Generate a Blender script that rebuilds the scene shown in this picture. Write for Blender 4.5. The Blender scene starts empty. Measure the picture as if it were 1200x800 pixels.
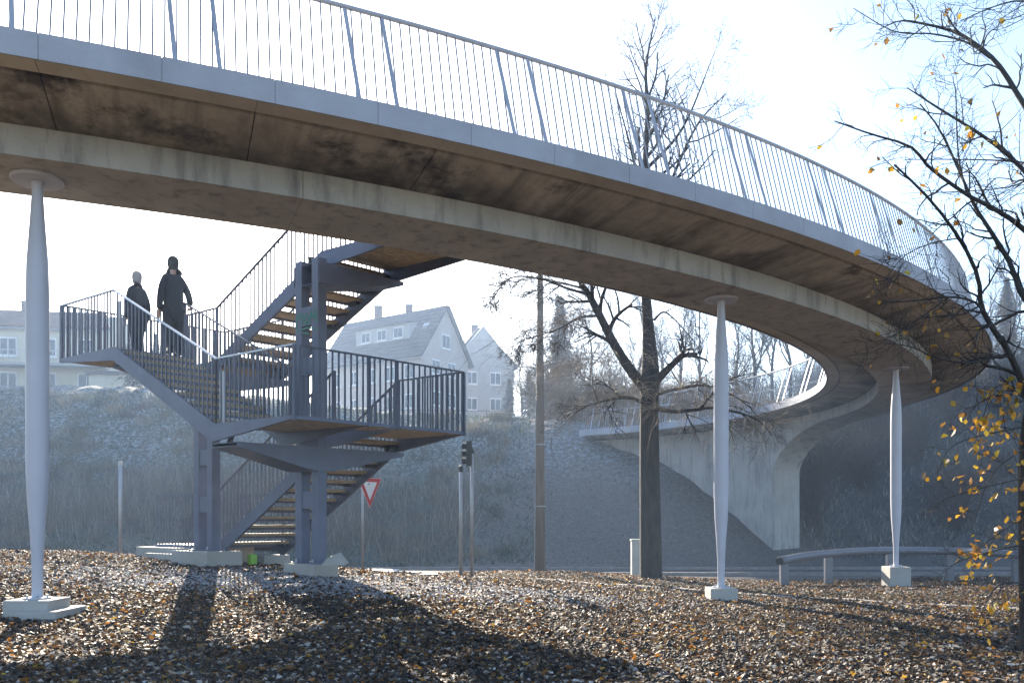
import bpy, math, random
import numpy as np
from mathutils import Vector
random.seed(7); rng = np.random.default_rng(11)
R = math.radians
scene = bpy.context.scene
C = scene.collection
# ------------------------------------------------------------------ camera
CAMZ = 1.5
F, HZ = 1000.0, 606.0                      # focal length and horizon in photo pixels (1200 wide)
cam = bpy.data.objects.new('camera', bpy.data.cameras.new('camera')); C.objects.link(cam)
cam.location = (0, 0, CAMZ); cam.rotation_euler = (R(90), 0, 0)
cam.data.sensor_width = 36; cam.data.lens = 36 * F / 1200
cam.data.shift_y = (HZ - 400) / 1200
cam.data.clip_end = 3000
scene.camera = cam
# ------------------------------------------------------------------ sky, sun, exposure
SUN_AZ, SUN_EL = -18.0, 22.0
world = bpy.data.worlds.new('World'); scene.world = world; world.use_nodes = True
wn = world.node_tree
sky = wn.nodes.new('ShaderNodeTexSky'); sky.sky_type = 'NISHITA'; sky.sun_disc = False
sky.sun_elevation = R(SUN_EL); sky.sun_rotation = R(SUN_AZ)
sky.air_density = 1.0; sky.dust_density = 0.9; sky.ozone_density = 2.0
wn.nodes['Background'].inputs[1].default_value = 0.085
wn.links.new(sky.outputs[0], wn.nodes['Background'].inputs[0])
sl = bpy.data.lights.new('sun', 'SUN'); sl.energy = 5.0; sl.angle = R(0.5); sl.color = (1, .87, .70)
sun = bpy.data.objects.new('sun', sl); C.objects.link(sun)
to_sun = Vector((math.sin(R(SUN_AZ)) * math.cos(R(SUN_EL)), math.cos(R(SUN_AZ)) * math.cos(R(SUN_EL)), math.sin(R(SUN_EL))))
sun.rotation_euler = to_sun.to_track_quat('Z', 'Y').to_euler()
sun.location = (-20, 40, 40)
vs = scene.view_settings
vs.view_transform = 'Standard'; vs.look = 'None'; vs.gamma = 1; vs.use_curve_mapping = False
vs.exposure = 2.1

# ------------------------------------------------------------------ materials
MATS = {}
def mat(name, col, rough=.7, metal=0., var=.12, scale=6., bump=0., bscale=60., col2=None, attr=False, trans=0., spec=.5, mscale=None):
    """noise-mottled principled material in object space"""
    m = bpy.data.materials.new(name); m.use_nodes = True
    nt = m.node_tree; b = nt.nodes['Principled BSDF']; N = nt.nodes.new; L = nt.links.new
    b.inputs['Roughness'].default_value = rough; b.inputs['Metallic'].default_value = metal
    b.inputs['Specular IOR Level'].default_value = spec
    tc = N('ShaderNodeTexCoord')
    if attr:
        a = N('ShaderNodeVertexColor'); a.layer_name = 'Col'; L(a.outputs[0], b.inputs['Base Color'])
        src = a.outputs[0]
    else:
        nz = N('ShaderNodeTexNoise'); nz.inputs['Scale'].default_value = scale; nz.inputs['Detail'].default_value = 6
        if mscale:
            mp = N('ShaderNodeMapping'); mp.inputs['Scale'].default_value = mscale
            L(tc.outputs['Object'], mp.inputs[0]); L(mp.outputs[0], nz.inputs[0])
        else: L(tc.outputs['Object'], nz.inputs[0])
        cr = N('ShaderNodeValToRGB'); cr.color_ramp.elements[0].position = .3; cr.color_ramp.elements[1].position = .7
        c2 = col2 or tuple(c * (1 - 2 * var) for c in col)
        cr.color_ramp.elements[0].color = (*c2, 1); cr.color_ramp.elements[1].color = (*col, 1)
        L(nz.outputs[0], cr.inputs[0]); L(cr.outputs[0], b.inputs['Base Color']); src = cr.outputs[0]
    if bump:
        n2 = N('ShaderNodeTexNoise'); n2.inputs['Scale'].default_value = bscale; n2.inputs['Detail'].default_value = 4
        L(tc.outputs['Object'], n2.inputs[0])
        bp = N('ShaderNodeBump'); bp.inputs['Strength'].default_value = bump; bp.inputs['Distance'].default_value = .02
        L(n2.outputs[0], bp.inputs['Height']); L(bp.outputs[0], b.inputs['Normal'])
    if trans:
        tr = N('ShaderNodeBsdfTranslucent'); L(src, tr.inputs[0]); mx = N('ShaderNodeMixShader'); mx.inputs[0].default_value = trans
        L(b.outputs[0], mx.inputs[1]); L(tr.outputs[0], mx.inputs[2]); L(mx.outputs[0], nt.nodes['Material Output'].inputs[0])
    MATS[name] = m
    return m

def concrete(name, base, dark, stain, streak=.5, warm=None, smap=(2.2, .5, 6), left=False):
    """cast concrete: soft mottling, damp stains, bug holes, board grain"""
    m = bpy.data.materials.new(name); m.use_nodes = True
    nt = m.node_tree; b = nt.nodes['Principled BSDF']; N = nt.nodes.new; L = nt.links.new
    b.inputs['Roughness'].default_value = .8
    tc = N('ShaderNodeTexCoord')
    def noise(sc, det=5, rough=.6, vec=None):
        n = N('ShaderNodeTexNoise'); n.inputs['Scale'].default_value = sc; n.inputs['Detail'].default_value = det
        n.inputs['Roughness'].default_value = rough; L(vec or tc.outputs['Object'], n.inputs[0]); return n.outputs[0]
    def ramp(s, p0, p1, c0, c1):
        r = N('ShaderNodeValToRGB'); r.color_ramp.elements[0].position = p0; r.color_ramp.elements[1].position = p1
        r.color_ramp.elements[0].color = (*c0, 1); r.color_ramp.elements[1].color = (*c1, 1); L(s, r.inputs[0]); return r.outputs[0]
    def mix(fac, a, c, t='MIX'):
        x = N('ShaderNodeMix'); x.data_type = 'RGBA'; x.blend_type = t
        L(fac, x.inputs[0]) if not isinstance(fac, float) else setattr(x.inputs[0], 'default_value', fac)
        L(a, x.inputs[6]); L(c, x.inputs[7]) if not isinstance(c, tuple) else setattr(x.inputs[7], 'default_value', (*c, 1)); return x.outputs[2]
    c = ramp(noise(1.1, 8), .3, .72, tuple(v * .72 for v in base), base)
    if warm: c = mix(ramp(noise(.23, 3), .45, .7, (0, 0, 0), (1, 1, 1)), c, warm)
    mp = N('ShaderNodeMapping'); mp.inputs['Scale'].default_value = smap; mp.inputs['Rotation'].default_value = (0, 0, R(25)); L(tc.outputs['Object'], mp.inputs[0])
    c = mix(ramp(noise(1.3, 6, .65, mp.outputs[0]), .50, .74, (0, 0, 0), (streak,) * 3), c, dark)
    big = noise(.42, 7, .62)
    c = mix(ramp(big, stain, stain + .16, (0, 0, 0), (.9,) * 3), c, dark)
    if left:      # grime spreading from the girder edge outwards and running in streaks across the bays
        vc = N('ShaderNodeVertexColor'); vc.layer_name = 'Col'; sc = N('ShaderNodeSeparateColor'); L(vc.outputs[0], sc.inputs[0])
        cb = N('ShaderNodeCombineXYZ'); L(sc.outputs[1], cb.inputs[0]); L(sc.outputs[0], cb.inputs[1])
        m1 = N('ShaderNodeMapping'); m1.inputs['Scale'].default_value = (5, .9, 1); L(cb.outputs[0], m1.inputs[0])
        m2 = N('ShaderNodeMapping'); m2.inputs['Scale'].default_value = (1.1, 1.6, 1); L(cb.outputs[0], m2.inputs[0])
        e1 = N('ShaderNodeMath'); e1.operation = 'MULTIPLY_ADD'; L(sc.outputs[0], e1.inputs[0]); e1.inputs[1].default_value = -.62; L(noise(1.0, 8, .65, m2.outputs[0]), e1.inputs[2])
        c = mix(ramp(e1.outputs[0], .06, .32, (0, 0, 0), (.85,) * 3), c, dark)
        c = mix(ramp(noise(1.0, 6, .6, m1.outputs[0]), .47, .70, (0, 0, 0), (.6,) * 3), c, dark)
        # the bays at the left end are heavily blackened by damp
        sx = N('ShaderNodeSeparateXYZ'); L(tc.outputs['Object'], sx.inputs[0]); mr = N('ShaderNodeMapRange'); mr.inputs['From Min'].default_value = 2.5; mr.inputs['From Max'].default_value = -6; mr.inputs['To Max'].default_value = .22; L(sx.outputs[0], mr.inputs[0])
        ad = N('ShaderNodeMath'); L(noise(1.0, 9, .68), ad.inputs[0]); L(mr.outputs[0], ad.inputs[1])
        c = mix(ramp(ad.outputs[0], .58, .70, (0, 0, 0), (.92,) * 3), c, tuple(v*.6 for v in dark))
    c = mix(ramp(noise(38, 2), .66, .74, (0, 0, 0), (.55,) * 3), c, dark)
    L(c, b.inputs['Base Color'])
    bp = N('ShaderNodeBump'); bp.inputs['Strength'].default_value = .25; bp.inputs['Distance'].default_value = .02
    L(noise(22, 5), bp.inputs['Height']); L(bp.outputs[0], b.inputs['Normal'])
    MATS[name] = m; return m

concrete('fascia', (.44, .46, .52), (.30, .31, .33), .66, .35)
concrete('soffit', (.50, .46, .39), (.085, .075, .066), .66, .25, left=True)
concrete('strip', (.56, .52, .45), (.22, .20, .17), .66, .45)
concrete('web', (.46, .45, .43), (.10, .10, .10), .60, .75, None, (3.2, 3.2, .5))
concrete('girder_soffit', (.60, .55, .46), (.17, .15, .12), .60, .6, (.42, .32, .21))  # underside tone lightened and warmed for light bounced up from the leaves
concrete('plinth', (.46, .45, .42), (.26, .25, .24), .64, .3)
mat('column_paint', (.50, .52, .60), .42, .0, .05, 2)
mat('rail_steel', (.40, .42, .48), .5, .15, .08, 3)
mat('bar_steel', (.28, .285, .30), .42, .35, .05, 3)
mat('stair_paint', (.13, .155, .225), .48, .1, .10, 4, .1, 40)
mat('stair_rail', (.085, .10, .145), .42, .25, .06, 4)
mat('handrail', (.48, .49, .52), .35, .7, .05, 4)
mat('larch', (.46, .37, .25), .75, 0, .22, 3, .3, 30, mscale=(4, 4, 18))
mat('tread_metal', (.36, .33, .28), .6, .1, .2, 5, .2, 30)
mat('bark', (.048, .040, .031), .9, 0, .3, 9, .9, 26, mscale=(1, 1, .25))
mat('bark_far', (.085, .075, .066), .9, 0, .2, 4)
mat('bark_dark', (.040, .036, .030), .9, 0, .2, 9, .6, 30)
mat('twig_pale', (.26, .21, .15), .8, 0, .2, 4)
mat('conifer', (.035, .055, .038), .8, 0, .3, 2)
mat('leafcol', (.4, .3, .1), .55, attr=True, trans=.35)
mat('littercol', (.3, .2, .1), .6, attr=True, trans=.30, spec=.3)
mat('grasscol', (.2, .25, .2), .7, attr=True, trans=.2)
mat('gravelcol', (.4, .4, .45), .7, attr=True)
mat('asphalt', (.05, .052, .055), .8, 0, .2, 12, .3, 120)
mat('kerb', (.27, .265, .26), .8, 0, .15, 5, .2, 60)
mat('plaster_pink', (.52, .43, .38), .85, 0, .06, 1)
mat('plaster_cream', (.60, .54, .42), .85, 0, .06, 1)
mat('plaster_grey', (.40, .38, .36), .85, 0, .08, 1)
mat('roof_dark', (.10, .085, .08), .75, 0, .2, 3, .5, 20)
mat('roof_red', (.20, .11, .08), .75, 0, .2, 3, .5, 20)
mat('glass', (.05, .06, .07), .08, 0, .05, 1)
mat('white_frame', (.75, .74, .72), .5, 0, .03, 2)
mat('sign_white', (.78, .77, .76), .45, 0, .02, 2)
mat('sign_red', (.50, .035, .03), .45, 0, .02, 2)
mat('galv', (.42, .43, .45), .4, .6, .1, 8)
mat('barrier_paint', (.17, .18, .21), .4, .2, .1, 6)
mat('signal_black', (.025, .03, .03), .5, 0, .1, 4)
mat('pole_wood', (.23, .20, .16), .85, 0, .2, 3, .4, 30, mscale=(3, 3, .3))
mat('cabinet', (.55, .55, .52), .6, 0, .08, 3)
mat('coat', (.006, .0065, .011), .85, 0, .1, 9)
mat('trousers', (.006, .0065, .010), .85, 0, .1, 9)
mat('skin', (.45, .28, .20), .6, 0, .05, 9)
mat('hair', (.02, .016, .012), .7, 0, .1, 20)
mat('grey_hair', (.35, .33, .31), .7, 0, .1, 20)
mat('graffiti_green', (.03, .22, .14), .5, 0, .05, 9)
mat('cable', (.02, .02, .02), .6, 0, .05, 9)
mat('plastic_white', (.6, .6, .57), .6, 0, .08, 5)
mat('marker_green', (.25, .55, .06), .5, 0, .05, 5)

# ------------------------------------------------------------------ mesh helpers
class MB:
    def __init__(s): s.v = []; s.f = []; s.c = []
    def add(s, vs_, fs, col=None):
        o = len(s.v); s.v += [tuple(p) for p in vs_]; s.f += [tuple(i + o for i in q) for q in fs]
        if col is not None: s.c += [col] * len(vs_)
    def box(s, c, ax, ay, az):
        """box from centre and three half-axis vectors"""
        c, ax, ay, az = map(Vector, (c, ax, ay, az))
        p = [c + i * ax + j * ay + k * az for k in (-1, 1) for j in (-1, 1) for i in (-1, 1)]
        s.add(p, [(0, 2, 3, 1), (4, 5, 7, 6), (0, 1, 5, 4), (2, 6, 7, 3), (0, 4, 6, 2), (1, 3, 7, 5)])
    def abox(s, x0, x1, y0, y1, z0, z1): s.box(((x0+x1)/2, (y0+y1)/2, (z0+z1)/2), ((x1-x0)/2, 0, 0), (0, (y1-y0)/2, 0), (0, 0, (z1-z0)/2))
    def bar(s, a, b, w, h, up=(0, 0, 1)):
        """rectangular bar from a to b, w across, h along up"""
        a, b, up = Vector(a), Vector(b), Vector(up); d = b - a; l = d.length; d.normalize()
        x = d.cross(up)
        if x.length < 1e-4: x = d.cross(Vector((0, 1, 0)))
        x.normalize(); u = x.cross(d)
        s.box((a + b) / 2, d * l / 2, x * w / 2, u * h / 2)
    def tube(s, pts, rad, n=8, cap=True):
        pts = [Vector(p) for p in pts]; rad = rad if hasattr(rad, '__len__') else [rad] * len(pts)
        o = len(s.v); up = None
        for i, p in enumerate(pts):
            t = (pts[min(i + 1, len(pts) - 1)] - pts[max(i - 1, 0)])
            if t.length < 1e-9: t = Vector((0, 0, 1))
            t.normalize()
            if up is None: up = Vector((0, 0, 1)) if abs(t.z) < .9 else Vector((1, 0, 0))
            x = t.cross(up)
            if x.length < 1e-5: x = t.orthogonal()
            x.normalize(); up = x.cross(t)
            for k in range(n):
                a = 2 * math.pi * k / n
                s.v.append(tuple(p + (x * math.cos(a) + up * math.sin(a)) * rad[i]))
        for i in range(len(pts) - 1):
            for k in range(n):
                k2 = (k + 1) % n
                s.f.append((o + i*n + k, o + i*n + k2, o + (i+1)*n + k2, o + (i+1)*n + k))
        if cap:
            s.f.append(tuple(o + k for k in range(n))[::-1]); s.f.append(tuple(o + (len(pts)-1)*n + k for k in range(n)))
    def lathe(s, base, prof, n=24):
        """profile [(radius, z)] turned about the vertical through base"""
        o = len(s.v)
        for r, z in prof:
            for k in range(n):
                a = 2 * math.pi * k / n; s.v.append((base[0] + r*math.cos(a), base[1] + r*math.sin(a), base[2] + z))
        for i in range(len(prof) - 1):
            for k in range(n):
                k2 = (k+1) % n; s.f.append((o+i*n+k, o+i*n+k2, o+(i+1)*n+k2, o+(i+1)*n+k))
        s.f.append(tuple(o + k for k in range(n))[::-1]); s.f.append(tuple(o + (len(prof)-1)*n + k for k in range(n)))
    def prism(s, poly, d):
        """polygon of 3D points extruded by vector d"""
        n = len(poly); d = Vector(d); p = [Vector(q) for q in poly]
        s.add(p + [q + d for q in p], [tuple(range(n))[::-1], tuple(range(n, 2*n))] + [(i, (i+1) % n, n + (i+1) % n, n + i) for i in range(n)])
    def build(s, name, m, parent=None, smooth=False, bevel=0):
        org = parent_world(parent)
        me = bpy.data.meshes.new(name)
        v = np.array(s.v, dtype=np.float64) - np.array(org) if len(s.v) else np.zeros((0, 3))
        me.from_pydata(v.tolist(), [], s.f); 
        if s.c:
            a = me.color_attributes.new('Col', 'FLOAT_COLOR', 'POINT')
            cc = np.ones((len(s.v), 4), np.float32); cc[:, :3] = np.array(s.c); a.data.foreach_set('color', cc.ravel())
        me.materials.append(MATS[m] if isinstance(m, str) else m)
        if smooth: me.polygons.foreach_set('use_smooth', [True] * len(me.polygons))
        me.update()
        return link(name, me, parent, bevel)
def parent_world(p):
    l = Vector((0, 0, 0))
    while p: l = l + p.location; p = p.parent
    return l
def link(name, me, parent=None, bevel=0, loc=None):
    o = bpy.data.objects.new(name, me); C.objects.link(o); o.parent = parent
    if loc is not None: o.location = Vector(loc) - parent_world(parent)
    if bevel:
        b = o.modifiers.new('bevel', 'BEVEL'); b.width = bevel; b.segments = 2; b.limit_method = 'ANGLE'
    return o
def tag(o, label, cat=None, group=None, kind=None):
    if label: o['label'] = label
    if cat: o['category'] = cat
    if group: o['group'] = group
    if kind: o['kind'] = kind
    return o
def thing(name, loc, label, cat, group=None):
    o = bpy.data.objects.new(name, None); C.objects.link(o); o.location = loc; o.empty_display_size = .3
    return tag(o, label, cat, group)
def npmesh(name, V, Fq, m, parent=None, col=None, kind=None, smooth=False):
    """fast mesh from numpy: V (n,3), Fq (m,k) all same size"""
    me = bpy.data.meshes.new(name); k = Fq.shape[1]
    V = V - np.array(parent_world(parent))
    me.vertices.add(len(V)); me.vertices.foreach_set('co', V.astype(np.float32).ravel())
    me.loops.add(Fq.size); me.loops.foreach_set('vertex_index', Fq.astype(np.int32).ravel())
    me.polygons.add(len(Fq)); me.polygons.foreach_set('loop_start', np.arange(0, Fq.size, k, dtype=np.int32))
    me.polygons.foreach_set('loop_total', np.full(len(Fq), k, dtype=np.int32))
    if smooth: me.polygons.foreach_set('use_smooth', np.ones(len(Fq), bool))
    if col is not None:
        a = me.color_attributes.new('Col', 'FLOAT_COLOR', 'POINT'); cc = np.ones((len(V), 4), np.float32); cc[:, :3] = col; a.data.foreach_set('color', cc.ravel())
    me.materials.append(MATS[m] if isinstance(m, str) else m); me.update(calc_edges=True); me.validate()
    o = link(name, me, parent)
    if kind: o['kind'] = kind
    return o
def px(x, y, d):
    """photo pixel at a known distance -> point"""
    return Vector(((x - 600) / F * d, d, CAMZ + (HZ - y) / F * d))

# ------------------------------------------------------------------ terrain
ctrl = [  # x, y, z
 (0, 0, 0), (-6, 1, .1), (8, 1, -.05), (0, -12, 0), (-20, -12, .2), (20, -12, 0), (-15, 5, .45), (15, 5, -.05),
 (-5.6, 10.1, .27), (3.5, 14.3, .04), (9.9, 22.3, -.27), (-3.4, 14.4, .48), (-6.1, 16.0, .56), (-4.6, 16.6, .56), (-10, 17, .80), (-15, 17, .80), (-22, 17, .8),
 (0, 7.7, .05), (-4, 7.7, .16), (6, 9, 0), (12, 12, -.05), (0, 11, .15), (4, 11, .05), (-9, 11, .5), (-12, 13, .7),
 (3.6, 22, -.08), (.8, 24, -.02), (-3.9, 21, .07), (-1, 19, .15), (-8, 20, .55), (-14, 20.5, .55), (-22, 20.5, .5), (12, 17, -.1), (18, 20, -.2), (25, 10, -.1),
 (-24, 26.5, -.3), (-12, 26.5, -.3), (-4, 26.5, -.28), (4, 26.5, -.3), (12, 26.5, -.32), (22, 26.5, -.32),
 (-24, 31.5, -.1), (-12, 31.5, -.1), (-4, 31.5, -.1), (4, 31, -.15), (12, 31, -.3), (22, 31.5, -.32), (40, 29, -.3), (-45, 29.5, -.3), (-45, 18, .5), (45, 15, -.2),
 # left hill
 (-45, 38, 3.2), (-30, 38, 2.6), (-20, 38, 2.6), (-12, 38, 2.6), (-5, 37.5, 2.5), (0, 37, 2.7), (3.2, 37, 2.3),
 (-45, 49, 8.6), (-30, 48, 8.25), (-20, 48, 8.2), (-12, 46, 6.9), (-6, 44, 5.9), (0, 42, 5.75), (4.6, 42, 5.5), (3.4, 39.6, 4.7),
 (-45, 70, 10.2), (-30, 65, 9.9), (-15, 65, 8.8), (-5, 62, 7.7), (4, 60, 7.0), (-20, 90, 10.5), (-5, 90, 10), (12, 90, 10),
 (-45, 120, 12), (0, 120, 13), (60, 120, 18), (-120, 60, 11), (-120, 30, .5), (-120, 0, .5), (-120, 150, 12),
 # round the pier and the bank behind it
 (5.6, 37.6, 3.3), (7.6, 36.4, 2.3), (9.2, 34.9, .9), (10.6, 33.4, -.1), (11.6, 32.8, -.2),
 (7, 33.5, .0), (5, 33.6, .2), (12.5, 37, 1.1), (11, 40, 3.6), (8.5, 42, 4.9), (14, 42, 3.6), (16, 36, .7), (20, 40, 2.4),
 (9, 48, 6.3), (16, 50, 6.6), (26, 44, 4.8), (36, 44, 5.6), (24, 56, 9.6), (34, 60, 12), (16, 65, 9.5), (50, 50, 9), (70, 40, 6), (90, 80, 18), (30, 35, .6), (40, 36, 1.2),
 (120, 0, 0), (120, 30, 1), (120, 150, 22), (0, -60, 0), (-120, -60, 0), (120, -60, 0)]
ctrl = np.array(ctrl, float)
def tps_k(d2): return np.where(d2 > 1e-9, .5 * d2 * np.log(np.maximum(d2, 1e-9)), 0)
_n = len(ctrl); _d2 = ((ctrl[:, None, :2] - ctrl[None, :, :2])**2).sum(-1)
_K = tps_k(_d2) + np.eye(_n) * .35; _P = np.c_[np.ones(_n), ctrl[:, :2]]
_A = np.block([[_K, _P], [_P.T, np.zeros((3, 3))]])
_w = np.linalg.solve(_A, np.r_[ctrl[:, 2], 0, 0, 0])
def fbm(x, y):
    return (np.sin(x*1.7 + y*.6) * np.cos(y*1.3 - x*.4) + .6*np.sin(x*3.1 - y*2.3 + 1) * np.cos(y*2.9 + x*1.1) + .4*np.sin(x*6.3 + y*5.1 + 2)*np.cos(x*4.4 - y*7.1))
def gz(x, y):
    x = np.asarray(x, float); y = np.asarray(y, float); sh = x.shape; x = x.ravel(); y = y.ravel()
    cx = np.clip(x, -120, 120); cy = np.clip(y, -60, 150)
    out = np.zeros(len(x))
    for i in range(0, len(x), 20000):
        d2 = (cx[i:i+20000, None] - ctrl[None, :, 0])**2 + (cy[i:i+20000, None] - ctrl[None, :, 1])**2
        out[i:i+20000] = tps_k(d2) @ _w[:_n] + _w[_n] + _w[_n+1]*cx[i:i+20000] + _w[_n+2]*cy[i:i+20000]
    rough = np.clip((y - 33.5) / 4, 0, 1) * .10 + np.clip((25.5 - y) / 3, 0, 1) * .016
    out += rough * fbm(x * .9, y * .9)
    flat = np.clip((y - 26) / .6, 0, 1) * np.clip((30.2 - y) / .5, 0, 1)      # the road bed
    out = out * (1 - flat) + flat * (-.32)
    return out.reshape(sh)
def gz1(x, y): return float(gz(np.array([x]), np.array([y]))[0])
def dens(lo, a, b, hi, st, n):
    core = np.arange(a, b + st/2, st); k = np.linspace(0, 1, n + 1)[1:]
    left = a - (a - lo) * (k**2.2); right = b + (hi - b) * (k**2.2)
    return np.r_[left[::-1], core, right]
gx = dens(-420, -26, 26, 420, .3, 60); gy = dens(-80, 4, 52, 620, .3, 60)
X, Y = np.meshgrid(gx, gy); Z = gz(X, Y)
ny_, nx_ = X.shape
idx = np.arange(ny_*nx_).reshape(ny_, nx_)
Q = np.stack([idx[:-1, :-1], idx[:-1, 1:], idx[1:, 1:], idx[1:, :-1]], -1).reshape(-1, 4)
def ground_material():
    m = bpy.data.materials.new('ground'); m.use_nodes = True; nt = m.node_tree; b = nt.nodes['Principled BSDF']; N = nt.nodes.new; L = nt.links.new
    b.inputs['Roughness'].default_value = .95; b.inputs['Specular IOR Level'].default_value = .08
    tc = N('ShaderNodeTexCoord'); sp = N('ShaderNodeSeparateXYZ'); L(tc.outputs['Object'], sp.inputs[0])
    def noise(sc, det=6, rough=.6):
        n = N('ShaderNodeTexNoise'); n.inputs['Scale'].default_value = sc; n.inputs['Detail'].default_value = det; n.inputs['Roughness'].default_value = rough; L(tc.outputs['Object'], n.inputs[0]); return n.outputs[0]
    def ramp(s, *st):
        r = N('ShaderNodeValToRGB'); e = r.color_ramp.elements
        while len(e) < len(st): e.new(.5)
        for q, (p, c) in zip(e, st): q.position = p; q.color = (*c, 1)
        L(s, r.inputs[0]); return r.outputs[0]
    def mix(fac, a, c):
        x = N('ShaderNodeMix'); x.data_type = 'RGBA'; L(fac, x.inputs[0]); L(a, x.inputs[6]); L(c, x.inputs[7]); return x.outputs[2]
    def step(sock, a, w, nz=None, amp=0):
        mm = N('ShaderNodeMath'); mm.operation = 'SUBTRACT'; L(sock, mm.inputs[0]); mm.inputs[1].default_value = a; s = mm.outputs[0]
        if nz is not None:
            ma = N('ShaderNodeMath'); ma.operation = 'MULTIPLY_ADD'; L(nz, ma.inputs[0]); ma.inputs[1].default_value = amp; ma.inputs[2].default_value = -amp / 2
            ad = N('ShaderNodeMath'); ad.operation = 'ADD'; L(s, ad.inputs[0]); L(ma.outputs[0], ad.inputs[1]); s = ad.outputs[0]
        mr = N('ShaderNodeMapRange'); mr.inputs['From Min'].default_value = -w; mr.inputs['From Max'].default_value = w; L(s, mr.inputs['Value']); return mr.outputs[0]
    n1 = noise(.5); n2 = noise(7, 8, .7); n3 = noise(30, 4)
    litter = ramp(n2, (.3, (.022, .017, .013)), (.5, (.045, .033, .024)), (.66, (.085, .06, .038)), (.85, (.15, .11, .07)))
    carpet = ramp(n2, (.3, (.09, .068, .045)), (.5, (.19, .145, .092)), (.66, (.29, .225, .145)), (.85, (.45, .40, .34)))  # unseen leaf cover outside the view, brightened to bounce light under the deck
    ax = N('ShaderNodeMath'); ax.operation = 'ABSOLUTE'; L(sp.outputs[0], ax.inputs[0])
    wd = N('ShaderNodeMath'); wd.operation = 'MULTIPLY_ADD'; L(sp.outputs[1], wd.inputs[0]); wd.inputs[1].default_value = -.66; L(ax.outputs[0], wd.inputs[2])
    side = step(wd.outputs[0], 1.3, .2)
    nb = N('ShaderNodeMath'); nb.operation = 'MULTIPLY'; L(sp.outputs[1], nb.inputs[0]); nb.inputs[1].default_value = -1
    near = step(nb.outputs[0], -5.0, .3)
    mxm = N('ShaderNodeMath'); mxm.operation = 'MAXIMUM'; L(side, mxm.inputs[0]); L(near, mxm.inputs[1])
    litter = mix(mxm.outputs[0], litter, carpet)
    grass = ramp(n2, (.3, (.03, .05, .042)), (.5, (.05, .078, .07)), (.8, (.12, .155, .155)))
    soil = ramp(n2, (.3, (.10, .09, .080)), (.55, (.14, .13, .12)), (.8, (.20, .195, .19)))
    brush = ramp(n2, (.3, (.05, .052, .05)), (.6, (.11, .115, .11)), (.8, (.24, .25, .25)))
    tan = ramp(n2, (.3, (.07, .06, .045)), (.55, (.12, .105, .08)), (.8, (.22, .205, .18)))
    pn = N('ShaderNodeTexNoise'); pn.inputs['Scale'].default_value = .22; pn.inputs['Detail'].default_value = 5; L(tc.outputs['Object'], pn.inputs[0])
    grass = mix(ramp(pn.outputs[0], (.48, (0, 0, 0)), (.60, (1, 1, 1))), grass, tan)
    hill = mix(step(sp.outputs[0], -1.6, .8, n1, 3.0), grass, soil)
    # frosted top of the bare bank
    fr = N('ShaderNodeMath'); fr.operation = 'MULTIPLY'
    L(step(sp.outputs[2], 3.7, .9, n1, 3.), fr.inputs[0]); L(ramp(noise(5, 6, .75), (.46, (0, 0, 0)), (.6, (1, 1, 1))), fr.inputs[1])
    wh = N('ShaderNodeRGB'); wh.outputs[0].default_value = (.25, .285, .31, 1)
    hill = mix(fr.outputs[0], hill, wh.outputs[0])
    hill = mix(step(sp.outputs[0], 12.8, .5, n1, 2.), hill, brush)
    c = mix(step(sp.outputs[1], 25.6, .4, n1, 1.), litter, hill)
    L(c, b.inputs['Base Color'])
    bp = N('ShaderNodeBump'); bp.inputs['Strength'].default_value = .6; bp.inputs['Distance'].default_value = .05
    L(n2, bp.inputs['Height']); L(bp.outputs[0], b.inputs['Normal'])
    return m
MATS['ground'] = ground_material()
terr = npmesh('ground', np.stack([X, Y, Z], -1).reshape(-1, 3), Q, 'ground', kind='structure', smooth=True)
tag(terr, 'leaf strewn ground rising to a frosty grass bank', 'ground')

# road behind, with kerb
m = MB(); m.add([(-130, 26.9, -.30), (130, 26.9, -.30), (130, 29.6, -.30), (-130, 29.6, -.30)], [(0, 1, 2, 3)])
tag(m.build('road', 'asphalt'), 'grey asphalt road at the foot of the bank', 'road', kind='structure')
for i, yy in enumerate((26.75, 29.6)):
    k = thing('kerb', (0, yy, -.32), ('pale kerb on the near side of the road', 'pale kerb at the foot of the bank')[i], 'kerb'); k['kind'] = 'structure'
    base = None
    for j in range(-26, 27):
        mm = MB()
        if base is None:
            mm.abox(j*1.0, j*1.0 + .985, yy, yy + .14, -.36, -.22); base = mm.build('kerb_stone', 'kerb', k, bevel=.01); j0 = j
        else:
            o = base.copy(); C.objects.link(o); o.parent = k; o.location = base.location + Vector((j - j0, 0, 0))
# pale edging path across the leaves
pts = [px(425, 672, 21.2), px(560, 678, 19.6), px(700, 683, 18.3), px(845, 689, 17), px(1000, 697, 15.6), px(1200, 710, 14.3), px(1420, 726, 13)]
m = MB(); up = []
for i in range(len(pts) - 1):
    for t in np.linspace(0, 1, 8, endpoint=False): up.append(pts[i].lerp(pts[i+1], t))
V_ = []
for p in up:
    for w in (-.11, .11):
        V_.append((p.x + w * .45, p.y + w, gz1(p.x, p.y) + .028))
nn = len(up)
for p in list(V_): V_.append((p[0], p[1], p[2] - .2))
fs = []
for i in range(nn - 1):
    a, b_, c_, d_ = 2*i, 2*i+1, 2*i+3, 2*i+2; o2 = 2*nn
    fs += [(a, d_, c_, b_), (a, a+o2, d_+o2, d_), (b_, c_, c_+o2, b_+o2)]
m.add(V_, fs); tag(m.build('path_edging', 'kerb'), 'thin pale concrete edging running across the leaves', 'edging', kind='structure')

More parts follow.
